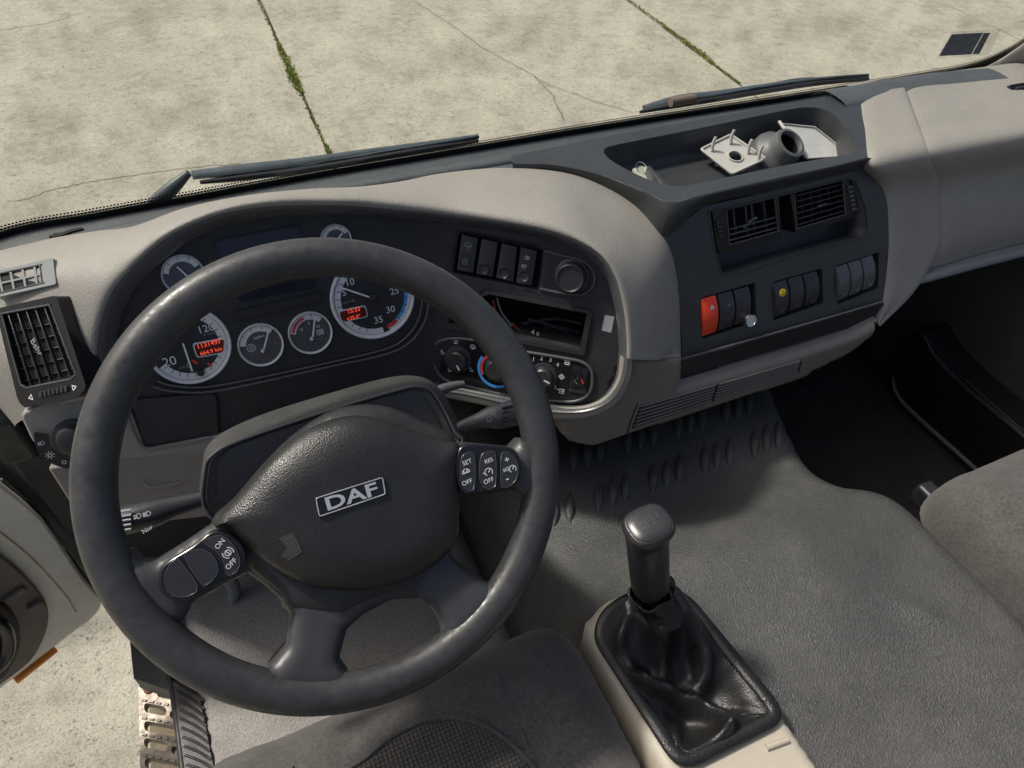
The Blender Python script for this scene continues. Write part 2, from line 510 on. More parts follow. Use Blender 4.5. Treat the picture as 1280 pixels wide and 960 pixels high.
wiperm = mat('wiper_metal', (0.050, 0.066, 0.075), 0.42, var=0.25, vscale=40, dust=0.12)
doorgrey = mat('door_trim_plastic', (0.16, 0.135, 0.115), 0.55, grain=0.4, gscale=520, var=0.08)
keym = mat('pale_key_metal', (0.65, 0.66, 0.52), 0.35, metal=0.4, var=0.15, vscale=60)
knobtop = mat('knob_top_satin', (0.034, 0.036, 0.036), 0.30, metal=0.0, var=0.1)

# concrete: mottled, pitted, stained
concrete = bpy.data.materials.new('concrete'); concrete.use_nodes = True
def _conc(m):
    nt = m.node_tree; N = nt.nodes; Lk = nt.links; b = N['Principled BSDF']
    co = N.new('ShaderNodeTexCoord').outputs['Object']
    def nz(sc, det=6, rg=0.65):
        n = N.new('ShaderNodeTexNoise'); n.inputs['Scale'].default_value = sc; n.inputs['Detail'].default_value = det; n.inputs['Roughness'].default_value = rg
        Lk.new(co, n.inputs['Vector']); return n.outputs['Fac']
    def ramp(f, els):
        r = N.new('ShaderNodeValToRGB')
        while len(r.color_ramp.elements) < len(els): r.color_ramp.elements.new(0.5)
        for e, (p, c) in zip(r.color_ramp.elements, els): e.position = p; e.color = tuple(c) + (1,)
        Lk.new(f, r.inputs[0]); return r.outputs[0]
    def mul(a, bb, f=1.0):
        x = N.new('ShaderNodeMix'); x.data_type = 'RGBA'; x.blend_type = 'MULTIPLY'; x.inputs[0].default_value = f
        Lk.new(a, x.inputs[6]); Lk.new(bb, x.inputs[7]); return x.outputs[2]
    base = ramp(nz(1.1, 8, 0.7), [(0.3, (0.30, 0.285, 0.225)), (0.52, (0.395, 0.375, 0.30)), (0.75, (0.46, 0.435, 0.355))])
    g = lambda v: (v, v, v)
    c = mul(base, ramp(nz(4.5, 9, 0.75), [(0.34, g(0.74)), (0.50, g(1.0)), (0.7, g(1.10))]))
    c = mul(c, ramp(nz(2.3, 10, 0.62), [(0.36, g(0.82)), (0.47, g(0.98)), (0.62, g(1.02)), (0.72, g(1.10))]))
    c = mul(c, ramp(nz(30, 8, 0.8), [(0.34, g(0.42)), (0.44, g(0.96)), (0.75, g(1.18))]))
    c = mul(c, ramp(nz(120, 5, 0.8), [(0.3, g(0.40)), (0.46, g(0.96)), (0.8, g(1.25))]))
    Lk.new(c, b.inputs['Base Color']); b.inputs['Roughness'].default_value = 0.9
    bp = N.new('ShaderNodeBump'); bp.inputs['Strength'].default_value = 0.9; bp.inputs['Distance'].default_value = 0.008
    Lk.new(nz(60, 6, 0.8), bp.inputs['Height']); Lk.new(bp.outputs[0], b.inputs['Normal'])
_conc(concrete)
soil = mat('joint_soil', (0.16, 0.135, 0.09), 0.95, var=0.3, vscale=40)
mossm = mat('moss', (0.27, 0.30, 0.08), 0.9, var=0.45, vscale=60)

# ================================================================== SETTING
GZ = -1.15
GP = Plane((0, 0, GZ), (0, 0, 1), (1, 0, 0))
g = mk('ground', [(-60, -60, GZ - 0.03), (60, -60, GZ - 0.03), (60, 60, GZ - 0.03), (-60, 60, GZ - 0.03)], [[0, 1, 2, 3]], soil, None, 0)
tagk(g, 'bare soil bed under the old concrete slabs of the yard', 'ground', kind='structure')
# slab grid: joint directions taken from the yard itself
j1a, j1b = Z(315, 0, GZ), Z(408, 185, GZ)
j2a, j2b = Z(790, 0, GZ), Z(925, 105, GZ)
jd = ((j1a - j1b).normalized() + (j2a - j2b).normalized()).normalized()       # along the joints, away from the cab
jn = Vector((jd.y, -jd.x, 0))
SO = j1b.copy()
pitch = (j2b - SO).dot(jn)
SP = Plane(SO, (0, 0, 1), jn)                  # a across the joints, b along jd
j3 = SP.loc(Z(1235, 30, GZ))[0]
cuts = [-4 * pitch, -3 * pitch, -2 * pitch, -pitch, 0, pitch, j3, j3 + pitch, j3 + 2 * pitch, j3 + 3 * pitch]
cracks = {4: [[(515, 0), (560, 28), (600, 58), (640, 80), (690, 108), (740, 125), (790, 140)], [(668, 95), (690, 118), (705, 150)]],
          3: [[(0, 38), (60, 30), (110, 14)], [(20, 252), (90, 232), (150, 222), (240, 210), (300, 205)]]}
rnd = random.Random(3)
for i in range(len(cuts) - 1):
    a0, a1 = cuts[i] + 0.008, cuts[i + 1] - 0.008
    # uneven joint edges
    rows = ((-8.0, -2.0, 3), (-1.985, 9.0, 46), (9.015, 20, 4)) if 2 <= i <= 7 else ((-8, 20, 6),)
    for b0, b1, n in rows:
        L = [(a0 + rnd.uniform(-0.004, 0.008), b0 + (b1 - b0) * k / n) for k in range(n + 1)]
        Rr = [(a1 - rnd.uniform(-0.004, 0.008), b0 + (b1 - b0) * k / n) for k in range(n + 1)]
        dz = rnd.uniform(-0.003, 0.003)
        pol = L[::-1] + Rr
        sl = prism('concrete_slab', SP, pol[::-1], -0.028, dz, concrete, g, 0.004, 1)
    for ck in cracks.get(i, []):
        segs = []
        pts = [SP.uv(u, v) for u, v in ck]
        pl = []
        for p, q in zip(pts[:-1], pts[1:]):
            for k in range(10):
                t = k / 10
                pl.append((p[0] + (q[0] - p[0]) * t + rnd.uniform(-0.012, 0.012), p[1] + (q[1] - p[1]) * t + rnd.uniform(-0.012, 0.012)))
        pl.append(pts[-1])
        strokes('crack', SP, [pl], 0.0045, 0.0045, soil, g)
# moss and weeds growing in the joints
V = []; Fc = []
def tuft(a, b, s):
    for _ in range(int(10 + 60 * s * 20)):
        x, y = a + rnd.gauss(0, s * 0.45), b + rnd.gauss(0, s * 1.1)
        h = rnd.uniform(0.004, 0.02) * (0.6 + s * 12); t = rnd.uniform(0, 6.28); w = rnd.uniform(0.003, 0.008)
        k = len(V); dx, dy = math.cos(t) * w, math.sin(t) * w; lx, ly = rnd.gauss(0, h * 0.5), rnd.gauss(0, h * 0.5)
        V.extend([SP.P(x - dx, y - dy, 0), SP.P(x + dx, y + dy, 0), SP.P(x + lx + dx * 0.4, y + ly + dy * 0.4, h), SP.P(x + lx - dx * 0.4, y + ly - dy * 0.4, h)])
        Fc.append([k, k + 1, k + 2, k + 3])
for u0, v0, u1, v1, s0 in ((315, 0, 345, 55, 0.008), (345, 55, 352, 75, 0.022), (352, 75, 365, 100, 0.030), (358, 88, 372, 115, 0.034), (372, 115, 408, 185, 0.006), (408, 185, 416, 205, 0.012),
                           (790, 0, 830, 30, 0.004), (830, 30, 860, 52, 0.016), (860, 52, 895, 82, 0.026), (895, 82, 925, 105, 0.006)):
    for k in range(26):
        t = k / 26
        a, b = SP.uv(u0 + (u1 - u0) * t, v0 + (v1 - v0) * t)
        c0 = 0 if u0 < 600 else pitch
        tuft(c0 + (a - c0) * 0.35 + rnd.gauss(0, 0.006), b, s0 * rnd.uniform(0.5, 1.2))
mo = mk('joint_moss', V, Fc, mossm, None, 0)
tagk(mo, 'green moss and weeds growing in the slab joints', 'moss', kind='stuff')

# ------------------------------------------------------------------ cab floor, footwells, engine tunnel
FP = Plane((0, 0, 0), (0, 0, 1), (1, 0, 0))
fl = prism('cab_floor', FP, [(-0.33, -0.75), (1.5, -0.75), (1.5, 0.62), (-0.40, 0.62), (-0.40, 0.30), (-0.33, 0.24)], -0.05, 0.0, floorm, None)
tagk(fl, 'grained grey rubber floor of the cab under the seats', 'floor', kind='structure')
dm = pillow('driver_floor_mat', FP, rpoly([(-0.30, -0.35), (0.255, -0.35), (0.255, 0.50), (-0.30, 0.50)], 0.04), 0.012, 0.015, 0.02, 0.0, mat('lightened_rubber_mat', (0.25, 0.238, 0.215), 0.6, grain=0.9, gscale=330, var=0.14, fine=0.2, dust=0.25), None, extra=lambda a, b, d: 0.003)  # grey raised to stand in for daylight from the open door
tagk(dm, 'dusty rubber mat in the driver footwell, grey lightened in place of door light', 'floor mat')
pf = prism('passenger_floor_mat', FP, [(0.72, -0.75), (1.49, -0.75), (1.46, 0.45), (0.72, 0.45)], 0.004, 0.016, matdark, None, 0.003)
tagk(pf, 'black mat in the dark passenger footwell', 'floor mat')
for (u, v) in ((985, 492), (1000, 487), (1015, 482), (1030, 476)):
    p = Z(u, v, 0.02)
    tube('rib', [p + Vector((-0.03, 0.04, 0)), p, p + Vector((0.03, -0.04, 0))], [0.001, 0.006, 0.001], panelm, pf, 8)
bk = mk('bulkhead', [(-0.42, 0.50, -0.04), (1.50, 0.46, -0.04), (1.50, 0.42, 0.66), (-0.42, 0.47, 0.68), (-0.42, 0.53, -0.04), (1.50, 0.49, -0.04), (1.50, 0.45, 0.66), (-0.42, 0.50, 0.68)],
        [[0, 1, 2, 3], [4, 5, 6, 7], [0, 1, 5, 4], [2, 3, 7, 6], [1, 2, 6, 5], [0, 3, 7, 4]], matdark, None, 0)
tagk(bk, 'dark lined front bulkhead of the cab', 'bulkhead', kind='structure')

def tz(x, y):                                  # slope of the tunnel cover
    t = min(1, max(0, (y + 0.11) / 0.19)); t = t * t * (3 - 2 * t)
    return -0.062 * t + 0.006 * math.sin(x * 17 + 1) * math.sin(y * 13) + 0.008 * math.exp(-((x - 0.60) ** 2 + (y + 0.21) ** 2) / 0.006) + 0.007 * max(0.0, 1 - abs((x - 0.695) * 0.8 + (y + 0.265) * 0.6) / 0.022) * math.exp(-((x - 0.695) * -0.6 + (y + 0.265) * 0.8) ** 2 / 0.0016)
TZ = 0.37
TP = Plane((0, 0, TZ), (0, 0, 1), (1, 0, 0))
right = [tuple(Z(u, v, zz))[:2] for u, v, zz in ((975, 478, 0.37), (985, 505, 0.37), (1003, 540, 0.375), (1030, 578, 0.39), (1055, 596, 0.40), (1088, 599, 0.405), (1122, 613, 0.41), (1152, 637, 0.41), (1205, 690, 0.41), (1290, 778, 0.41))]
tun = [(0.275, -0.72), (0.80, -0.72)] + right[::-1] + [(right[0][0] + 0.06, 0.34), (0.84, 0.5), (0.275, 0.5), (0.265, 0.2)]
tu = pillow('engine_tunnel', TP, rpoly(tun, 0.03, 3), 0.052, 0.045, 0.012, 0.372, floorm, None, extra=lambda a, b, d: tz(a, b))
tagk(tu, 'grained grey rubber cover over the engine tunnel between the seats', 'engine tunnel', kind='structure')
def on_tunnel(u, v, lift=0.0):
    z = TZ + 0.052
    for _ in range(12):
        p = Z(u, v, z); z = TZ + 0.052 + tz(p.x, p.y) + lift
    return Z(u, v, z)
row1 = [(693, 640), (712, 635), (748, 623), (766, 616), (782, 610), (816, 599), (833, 593), (849, 587), (881, 576), (896, 570), (912, 566), (943, 556), (958, 550), (973, 546)]
row2 = [(717, 571), (734, 566), (750, 561), (784, 549), (800, 545), (816, 540), (847, 531), (862, 526), (877, 521), (907, 511), (922, 507), (936, 501)]
for (u, v) in row1 + row2:
    a, c, b = on_tunnel(u, v + 21, -0.002), on_tunnel(u, v, 0.0), on_tunnel(u, v - 21, -0.002)
    tube('tread_rib', [a, a.lerp(c, 0.5) + Vector((0, 0, .001)), c + Vector((0, 0, 0.002)), c.lerp(b, 0.5) + Vector((0, 0, .001)), b], [0.0008, 0.0062, 0.0080, 0.0062, 0.0008], floorm, tu, 10, 4)

# ------------------------------------------------------------------ windscreen
base = [(-120, 325), (0, 299), (120, 274), (250, 250), (400, 222), (600, 188), (780, 158), (960, 130), (1061, 114), (1140, 101), (1200, 90), (1245, 73), (1285, 46), (1330, 5)]
zb = [.73, .73, .73, .73, .73, .73, .73, .73, .73, .735, .745, .77, .83, .90]
bp = [Z(u, v, z) for (u, v), z in zip(base, zb)]
bp[0] = Vector((-0.47, 0.52, 0.73))
tp = [Vector((p.x * 0.97 + 0.015, p.y - 0.20 - 0.05 * abs(p.x - 0.5), 1.62)) for p in bp]
wsn = thing('windscreen', (0.5, 0.66, 0.73), 'wide clear windscreen with a dotted black ceramic border', 'windscreen')
def glassmat():
    m = bpy.data.materials.new('windscreen_glass'); m.use_nodes = True
    nt = m.node_tree; N = nt.nodes; N.clear(); Lk = nt.links
    o = N.new('ShaderNodeOutputMaterial'); t = N.new('ShaderNodeBsdfTransparent'); t.inputs[0].default_value = (0.95, 0.97, 0.95, 1)
    gl = N.new('ShaderNodeBsdfGlossy'); gl.inputs['Roughness'].default_value = 0.02
    fr = N.new('ShaderNodeFresnel'); fr.inputs[0].default_value = 1.08
    mx = N.new('ShaderNodeMixShader'); Lk.new(fr.outputs[0], mx.inputs[0]); Lk.new(t.outputs[0], mx.inputs[1]); Lk.new(gl.outputs[0], mx.inputs[2]); 
    df = N.new('ShaderNodeBsdfDiffuse'); df.inputs[0].default_value = (0.6, 0.58, 0.52, 1)
    tc_ = N.new('ShaderNodeTexCoord'); nz_ = N.new('ShaderNodeTexNoise'); nz_.inputs['Scale'].default_value = 9; nz_.inputs['Detail'].default_value = 9; nz_.inputs['Roughness'].default_value = 0.8
    Lk.new(tc_.outputs['Object'], nz_.inputs['Vector']); mr = N.new('ShaderNodeMapRange'); Lk.new(nz_.outputs['Fac'], mr.inputs[0])
    mr.inputs[1].default_value = 0.42; mr.inputs[2].default_value = 0.75; mr.inputs[3].default_value = 0.005; mr.inputs[4].default_value = 0.09      # dust film and dried drops
    m2 = N.new('ShaderNodeMixShader'); Lk.new(mr.outputs[0], m2.inputs[0]); Lk.new(mx.outputs[0], m2.inputs[1]); Lk.new(df.outputs[0], m2.inputs[2])
    Lk.new(m2.outputs[0], o.inputs[0])
    return m
glassm = glassmat()
loft('glass_pane', [bp, [a.lerp(b, 0.5) + Vector((0, 0.03, 0)) for a, b in zip(bp, tp)], tp], glassm, wsn, 5, 8)
# ceramic border: solid at the foot, dots that shrink upwards (printed on the glass)
def fritmat():
    m = bpy.data.materials.new('frit_dots'); m.use_nodes = True
    nt = m.node_tree; N = nt.nodes; N.clear(); Lk = nt.links
    o = N.new('ShaderNodeOutputMaterial'); t = N.new('ShaderNodeBsdfTransparent'); d = N.new('ShaderNodeBsdfPrincipled')
    d.inputs['Base Color'].default_value = (0.008, 0.008, 0.008, 1); d.inputs['Roughness'].default_value = 0.4
    uv = N.new('ShaderNodeUVMap'); sp = N.new('ShaderNodeSeparateXYZ'); Lk.new(uv.outputs[0], sp.inputs[0])
    def mth(op, a, b=None, c=None):
        q = N.new('ShaderNodeMath'); q.operation = op
        for i, z in enumerate((a, b, c)):
            if z is None: continue
            if isinstance(z, (int, float)): q.inputs[i].default_value = z
            else: Lk.new(z, q.inputs[i])
        return q.outputs[0]
    x, y = sp.outputs[0], sp.outputs[1]
    S = 0.0046
    row = mth('FLOOR', mth('DIVIDE', y, S))
    xs = mth('ADD', mth('DIVIDE', x, S), mth('MULTIPLY', row, 0.5))
    fx = mth('SUBTRACT', mth('FRACT', xs), 0.5); fy = mth('SUBTRACT', mth('FRACT', mth('DIVIDE', y, S)), 0.5)
    dd = mth('SQRT', mth('ADD', mth('MULTIPLY', fx, fx), mth('MULTIPLY', fy, fy)))
    rr = mth('SUBTRACT', 0.74, mth('MULTIPLY', y, 36.0))
    k = mth('LESS_THAN', dd, rr)
    mx = N.new('ShaderNodeMixShader'); Lk.new(k, mx.inputs[0]); Lk.new(t.outputs[0], mx.inputs[1]); Lk.new(d.outputs[0], mx.inputs[2]); Lk.new(mx.outputs[0], o.inputs[0])
    return m
C = scurve([tuple(p) for p in bp], 12); V = []; uvs = []; s = 0
for i, c in enumerate(C):
    if i: s += float(np.linalg.norm(C[i] - C[i - 1]))
    for k, hh in enumerate((-0.035, -0.006, 0.0005, 0.024)):
        V.append(Vector(c) + Vector((0, -0.004 - 0.2 * max(0, hh), hh))); uvs.append((s, hh - 0.010 if hh > -0.005 else -0.05))
n = len(C)
mk('ceramic_border', V, [[4 * i + k, 4 * i + 4 + k, 4 * i + 5 + k, 4 * i + 1 + k] for i in range(n - 1) for k in range(3)], fritmat(), wsn, 60, uvs=uvs)
tube('rubber_seal', [p + Vector((0, 0.004, -0.026)) for p in bp[:10]] + [p + Vector((0.010, -0.010, -0.012)) for p in bp[10:]], [0.006] * 10 + [0.008, 0.011, 0.013, 0.013], rubber, wsn, 8, 8)

# toll sticker low on the passenger side of the glass
q = [(1178, 41), (1246, 35), (1236, 70), (1166, 76)]
dpt = bp[10].lerp(bp[9], 0.4)
STF = bpy.data.materials.new('sticker_film'); STF.use_nodes = True
_b = STF.node_tree.nodes['Principled BSDF']; _b.inputs['Base Color'].default_value = (0.6, 0.57, 0.47, 1); _b.inputs['Alpha'].default_value = 0.14; _b.inputs['Roughness'].default_value = 0.5
STP = Plane((dpt.x, dpt.y - 0.035, dpt.z), (-0.12, -1, 0.2), (1, -0.12, 0))
st = pxprism('windscreen_sticker', STP, [(1170, 73), (1236, 69), (1252, 36), (1190, 40)], -0.0008, 0.0, STF, None, 0, 0.003)
tagk(st, 'small pale sticker with a dark printed block on the windscreen corner', 'sticker')
pr = pxprism('print_block', STP, [(1174, 70), (1214, 68), (1229, 41), (1190, 43)], 0.0002, 0.0010, mat('sticker_print', (0.10, 0.11, 0.12), 0.6, var=0.6, vscale=350, dust=0.3), st)
pxprism('print_bar', STP, [(1215.5, 68), (1224, 67.5), (1238, 41), (1230, 41.5)], 0.0002, 0.0010, MATS['sticker_print'], st)

# ================================================================== DASHBOARD
dash = thing('dashboard', (0.5, 0.35, 0.45), 'grey beige truck dashboard with black instrument and switch panels', 'dashboard')
# cowl shelf at the foot of the windscreen
CWP = Plane((0, 0, 0.735), (0, 0, 1), (1, 0, 0))
back = [CWP.loc(p + Vector((0, -0.008, 0))) for p in [Vector((-0.52, 0.5, .73))] + bp[1:11]]
back = [tuple(q) for q in scurve(back, 5)] + [(1.56, 0.40)]
cw = plate('cowl_shelf', CWP, back + [(1.56, 0.36), (1.0, 0.37), (0.5, 0.42), (-0.05, 0.44), (-0.20, 0.49), (-0.30, 0.53), (-0.52, 0.49)], [], -0.02, 0.0, 0.03, cowlm, dash)
# raised rib that runs along the shelf
edge = [Z(u, v, 0.742) for u, v in ((-20, 311), (60, 295), (150, 276), (260, 255), (400, 228), (520, 208), (640, 188), (760, 168), (880, 149), (1000, 130), (1090, 116))]
loft('shelf_ridge', [[p + Vector((0, .004, -.016)) for p in edge], [p + Vector((0, -.004, -.003)) for p in edge], [p + Vector((0, -.024, -.003)) for p in edge], [p + Vector((0, -.030, -.016)) for p in edge]], cowlm, dash, 4, 4)
def slot(u, v, s=1.0):
    c = Z(u, v, 0.7365 if u < 700 else 0.7865)
    pl = Plane(c, (0, 0, 1), (1, 0.0, 0))
    prism('demist_slot', pl, [(a * s, b * s) for a, b in ((-0.022, 0.0), (-0.014, 0.005), (-0.004, 0.004), (0.004, 0.007), (0.020, 0.008), (0.022, 0.003), (0.006, 0.001), (-0.004, -0.003), (-0.016, -0.004))], -0.001, 0.0012, void, dash)
slot(83, 292); slot(430, 236, 0.5); slot(1200, 95, .8)

# ---- bent instrument panel surface: straight before the driver, then swung 40 degrees towards him
LEAN = math.tan(R(25)); BA = R(40); YA = 0.316; RB = 0.12
cxn = (0.372 - YA * math.cos(BA)) / math.sin(BA); tl = RB * math.tan(BA / 2)
S0 = cxn - tl; S1 = S0 + RB * BA
def panel(s, z, d=0.0):
    if s < S0: b = Vector((s, YA, 0)); m = Vector((0, 1, 0))
    elif s < S1:
        a = (s - S0) / RB; b = Vector((S0 + RB * math.sin(a), YA - RB * (1 - math.cos(a)), 0)); m = Vector((math.sin(a), math.cos(a), 0))
    else:
        a = BA; b = Vector((S0 + RB * math.sin(a), YA - RB * (1 - math.cos(a)), 0)) + Vector((math.cos(a), -math.sin(a), 0)) * (s - S1); m = Vector((math.sin(a), math.cos(a), 0))
    p = b + m * ((z - 0.6) * LEAN) + Vector((0, 0, z))
    n = (Vector((0, 0, 1)) * LEAN - m).normalized()
    return p + n * d
def panel_inv(u, v, d=0.0):
    best = None
    for s in np.arange(-0.4, 0.6, 0.04):
        for z in np.arange(0.45, 0.95, 0.05):
            a, b = PROJ(panel(s, z, d)); e = (a - u) ** 2 + (b - v) ** 2
            if best is None or e < best[0]: best = (e, s, z)
    s, z = best[1:]
    for _ in range(15):
        a, b = PROJ(panel(s, z, d)); h = 1e-4
        a1, b1 = PROJ(panel(s + h, z, d)); a2, b2 = PROJ(panel(s, z + h, d))
        J = np.array([[(a1 - a) / h, (a2 - a) / h], [(b1 - b) / h, (b2 - b) / h]])
        ds, dz = np.linalg.solve(J, [u - a, v - b]); s += 0.8 * float(ds); z += 0.8 * float(dz)
    return s, z
nA = (Vector((0, 0, 1)) * LEAN - Vector((0, 1, 0))).normalized()
PA = Plane(panel(0, 0.66), nA, (1, 0, 0))
mB = Vector((math.sin(BA), math.cos(BA), 0)); nB = (Vector((0, 0, 1)) * LEAN - mB).normalized()
PB = Plane(panel(S1 + 0.1, 0.66), nB, (math.cos(BA), -math.sin(BA), 0))

railA = [(128, 500), (121, 445), (127, 398), (140, 365), (160, 340), (180, 320), (205, 300), (235, 283), (280, 267), (340, 258), (420, 257), (480, 261), (560, 269), (640, 280), (700, 293), (745, 315), (768, 345), (779, 385), (783, 425), (783, 447)]
railB = [(20, 530, .60), (-40, 450, .665), (-40, 385, .70), (-40, 330, .735), (50, 301, .745), (120, 289, .755), (165, 285, .762), (235, 261, .775), (320, 245, .79), (400, 237, .80), (450, 234, .80), (500, 227, .795), (550, 217, .79), (620, 210, .786), (690, 213, .78), (742, 226, .772), (795, 258, .755), (832, 300, .73), (847, 360, .67), (851, 446, .575)]
LIPD = 0.034
A3 = []
for u, v in railA:
    s, z = panel_inv(u, v, LIPD); A3.append(panel(s, z, LIPD))
B3 = [Z(*q) for q in railB]
M1 = []; M2 = []
for i, (a, b) in enumerate(zip(A3, B3)):
    up = Vector((0, -0.35, 1)).normalized() if i < 15 else Vector((-0.2, -0.8, 0.5)).normalized()
    w = (a - b).length
    M1.append(a.lerp(b, 0.10) + up * min(0.012, w * 0.14)); M2.append(a.lerp(b, 0.5) + up * min(0.016, w * 0.12))
B4 = [b + Vector((0, 0.01, -0.03)) if i < 15 else b + Vector((0.01, 0.03, -0.005)) for i, b in enumerate(B3)]
A0 = [panel(*panel_inv(u, v, LIPD), LIPD - 0.022) for u, v in railA]
loft('upper_pad', [A0, A3, M1, M2, B3, B4], beige, dash, 5, 5)
# dark rolled lip between pad and panel
inset = [(150, 500), (145, 447), (150, 402), (162, 372), (182, 346), (202, 327), (226, 309), (252, 293), (292, 279), (346, 271), (420, 268), (480, 271), (560, 279), (640, 290), (697, 303), (737, 323), (758, 350), (769, 388), (773, 425), (773, 447), (768, 475), (752, 497), (728, 507), (690, 506), (640, 497), (580, 485), (540, 478)]
outl = railA + [(777, 477), (760, 501), (730, 513), (690, 513), (640, 504), (580, 491), (540, 486)]
I0 = [panel(*panel_inv(u, v, 0.0), -0.004) for u, v in inset]
L3 = [panel(*panel_inv(u, v, LIPD), LIPD) for u, v in outl]
I1 = [panel(*panel_inv(u, v, 0.012), 0.012) for u, v in inset]
Lm = [a.lerp(b, 0.35) + (CAM - a).normalized() * 0.005 for a, b in zip(L3, I1)]
L0 = [a + (a - b).normalized() * 0.006 - (CAM - a).normalized() * 0.004 for a, b in zip(L3, I1)]
loft('panel_lip', [L0, Lm, I1, I0], lipm, dash, 5, 5)
# lower edge of the pod: thin beige roll under the lip
low = [(783, 447), (778, 478), (761, 503), (731, 516), (690, 517), (640, 508), (590, 497), (550, 489)]
tube('lower_pad_roll', [panel(*panel_inv(u, v, 0.028), 0.024) for u, v in low], 0.009, beige, dash, 10, 5)
# the panel skin itself
po = [panel_inv(u, v) for u, v in [(156, 520), (140, 470), (142, 398), (155, 366), (176, 339), (197, 319), (222, 301), (249, 285), (290, 271), (346, 263), (420, 260), (480, 263), (560, 271), (640, 282), (700, 296), (743, 318), (765, 348), (776, 388), (779, 425), (779, 447), (768, 475), (752, 499), (728, 509), (690, 509), (640, 500), (580, 489), (540, 500), (420, 520), (270, 560), (180, 560)]]
radio_px = [(590, 358), (620, 366), (735, 390), (727, 438), (645, 424), (560, 405), (556, 398), (575, 375)]
rad_px = [(612, 367), (734, 391), (725, 438), (560, 404), (572, 383)]
swi_px = [(574, 290), (678, 313), (672, 361), (566, 341)]
h1 = [panel_inv(u, v) for u, v in rad_px]; h2 = [panel_inv(u, v) for u, v in swi_px]
vo, fo, dd = fill(po, [h1, h2], 0.008)
mk('instrument_panel', [panel(a, b) for a, b in vo], fo, panelm, dash, 50, solid=0.003, soff=-1)
# radio opening: an empty black box with loose wires
rq = PB.poly(rad_px)
recess('radio_slot', PB, rq, 0.001, 0.11, void, dash)
fr = rpoly(PB.poly([(608, 362), (741, 388), (731, 444), (556, 409)]), 0.004)
plate('radio_frame', PB, fr, [rq], -0.001, 0.004, 0.01, panelm, dash)
for pts, m_, r_ in (([(616, 374), (622, 395), (632, 410), (655, 425)], wirer, 0.0013), ([(606, 378), (612, 398), (628, 416)], wireg, 0.0016), ([(621, 372), (627, 390), (640, 408)], wireg, 0.0013), ([(640, 404), (652, 416), (660, 424)], wirer, 0.0012)):
    tube('wire', [PB.px(u, v, -0.03 - 0.006 * i) for i, (u, v) in enumerate(pts)], r_, m_, dash, 6, 4)
for pts in ([(640, 408), (690, 398), (728, 404)], [(650, 420), (690, 408), (725, 415)], [(660, 398), (700, 410), (722, 424)]):
    tube('cable', [PB.px(u, v, -0.07) for u, v in pts], 0.004, black, dash, 6, 4)
text('lettering', '4 a', PB, *PB.uv(669, 416, -0.02), 0.010, -0.02, white, dash)

# switch bank (four rockers) and round regulator knob
recess('switch_bank_recess', PB, PB.poly(swi_px), 0.001, 0.016, void, dash)
def rocker(pl, px4, d0, d1, m_, name='rocker_switch', dish=None, crown=0.0):
    """curved rocker: px4 = tl, tr, br, bl of its outer face"""
    q = pl.poly(px4, d1)
    tlc, trc, brc, blc = [np.array(p) for p in q]
    V = []; n = 10; k = 6
    for j in range(n + 1):
        t = j / n
        L = tlc + (blc - tlc) * t; Rr = trc + (brc - trc) * t
        h = d1 + crown * (1 - (2 * t - 1) ** 2) - crown
        for i in range(k + 1):
            s_ = i / k; p = L + (Rr - L) * s_
            V.append(pl.P(p[0], p[1], h - 0.0012 * (abs(2 * s_ - 1) ** 4)))
    w = k + 1
    Fc = [[j * w + i, j * w + i + 1, (j + 1) * w + i + 1, (j + 1) * w + i] for j in range(n) for i in range(k)]
    ring = list(range(0, w)) + [j * w + k for j in range(1, n + 1)] + [n * w + i for i in range(k - 1, -1, -1)] + [j * w for j in range(n - 1, 0, -1)]
    base_ = len(V)
    for r_ in ring:
        p = V[r_]; a, b = pl.loc(p); V.append(pl.P(a, b, d0))
    L_ = len(ring)
    Fc += [[ring[i], ring[(i + 1) % L_], base_ + (i + 1) % L_, base_ + i] for i in range(L_)]
    o = mk(name, V, Fc, m_, dash, 40)
    if dish:
        c = pl.uv(*dish[:2], d1); r_ = dish[2]
        hh = d1 - crown * 0.5 + 0.0006
        lathe('thumb_dish', pl.P(c[0], c[1], hh), pl.n, [(r_ * 1.06, -0.003), (r_ * 1.06, 0.0009), (r_, 0.0012), (r_ * 0.8, 0.0), (r_ * 0.4, -0.0008), (0, -0.001)], m_, o, 20)
    return o
r1 = rocker(PB, [(577, 293), (597, 298), (591, 341), (571, 337)], -0.012, 0.005, switchm)
r2 = rocker(PB, [(602, 299), (622, 303), (615, 346), (595, 342)], -0.012, 0.005, switchm, dish=(605, 336, .0075))
r3 = rocker(PB, [(627, 304), (646, 309), (641, 352), (620, 347)], -0.012, 0.005, switchm, dish=(630, 341, .0075))
r4 = rocker(PB, [(651, 309), (671, 314), (664, 357), (645, 353)], -0.012, 0.005, switchm, dish=(655, 345, .0075))
def icon(pl, u, v, d, par, segs, sc, m_=white, w=0.0007, rot=0):
    a, b = pl.uv(u, v, d); cs, sn = math.cos(rot), math.sin(rot)
    return strokes('icon', pl, [[(a + (x * cs - y * sn) * sc, b + (x * sn + y * cs) * sc) for x, y in sg] for sg in segs], w, d, m_, par)
lamp = [circ(0, 0, 0.5, 10, 90, 270), [(0, .5), (.25, .5), (.35, 0), (.25, -.5), (0, -.5)], [(.55, .35), (1.0, .35)], [(.6, 0), (1.05, 0)], [(.55, -.35), (1.0, -.35)]]
lampm = [[(-x, y) for x, y in sg] for sg in lamp]
fan = [circ(.35, 0, .3, 8), circ(-.35, 0, .3, 8), circ(0, .35, .3, 8), circ(0, -.35, .3, 8)]
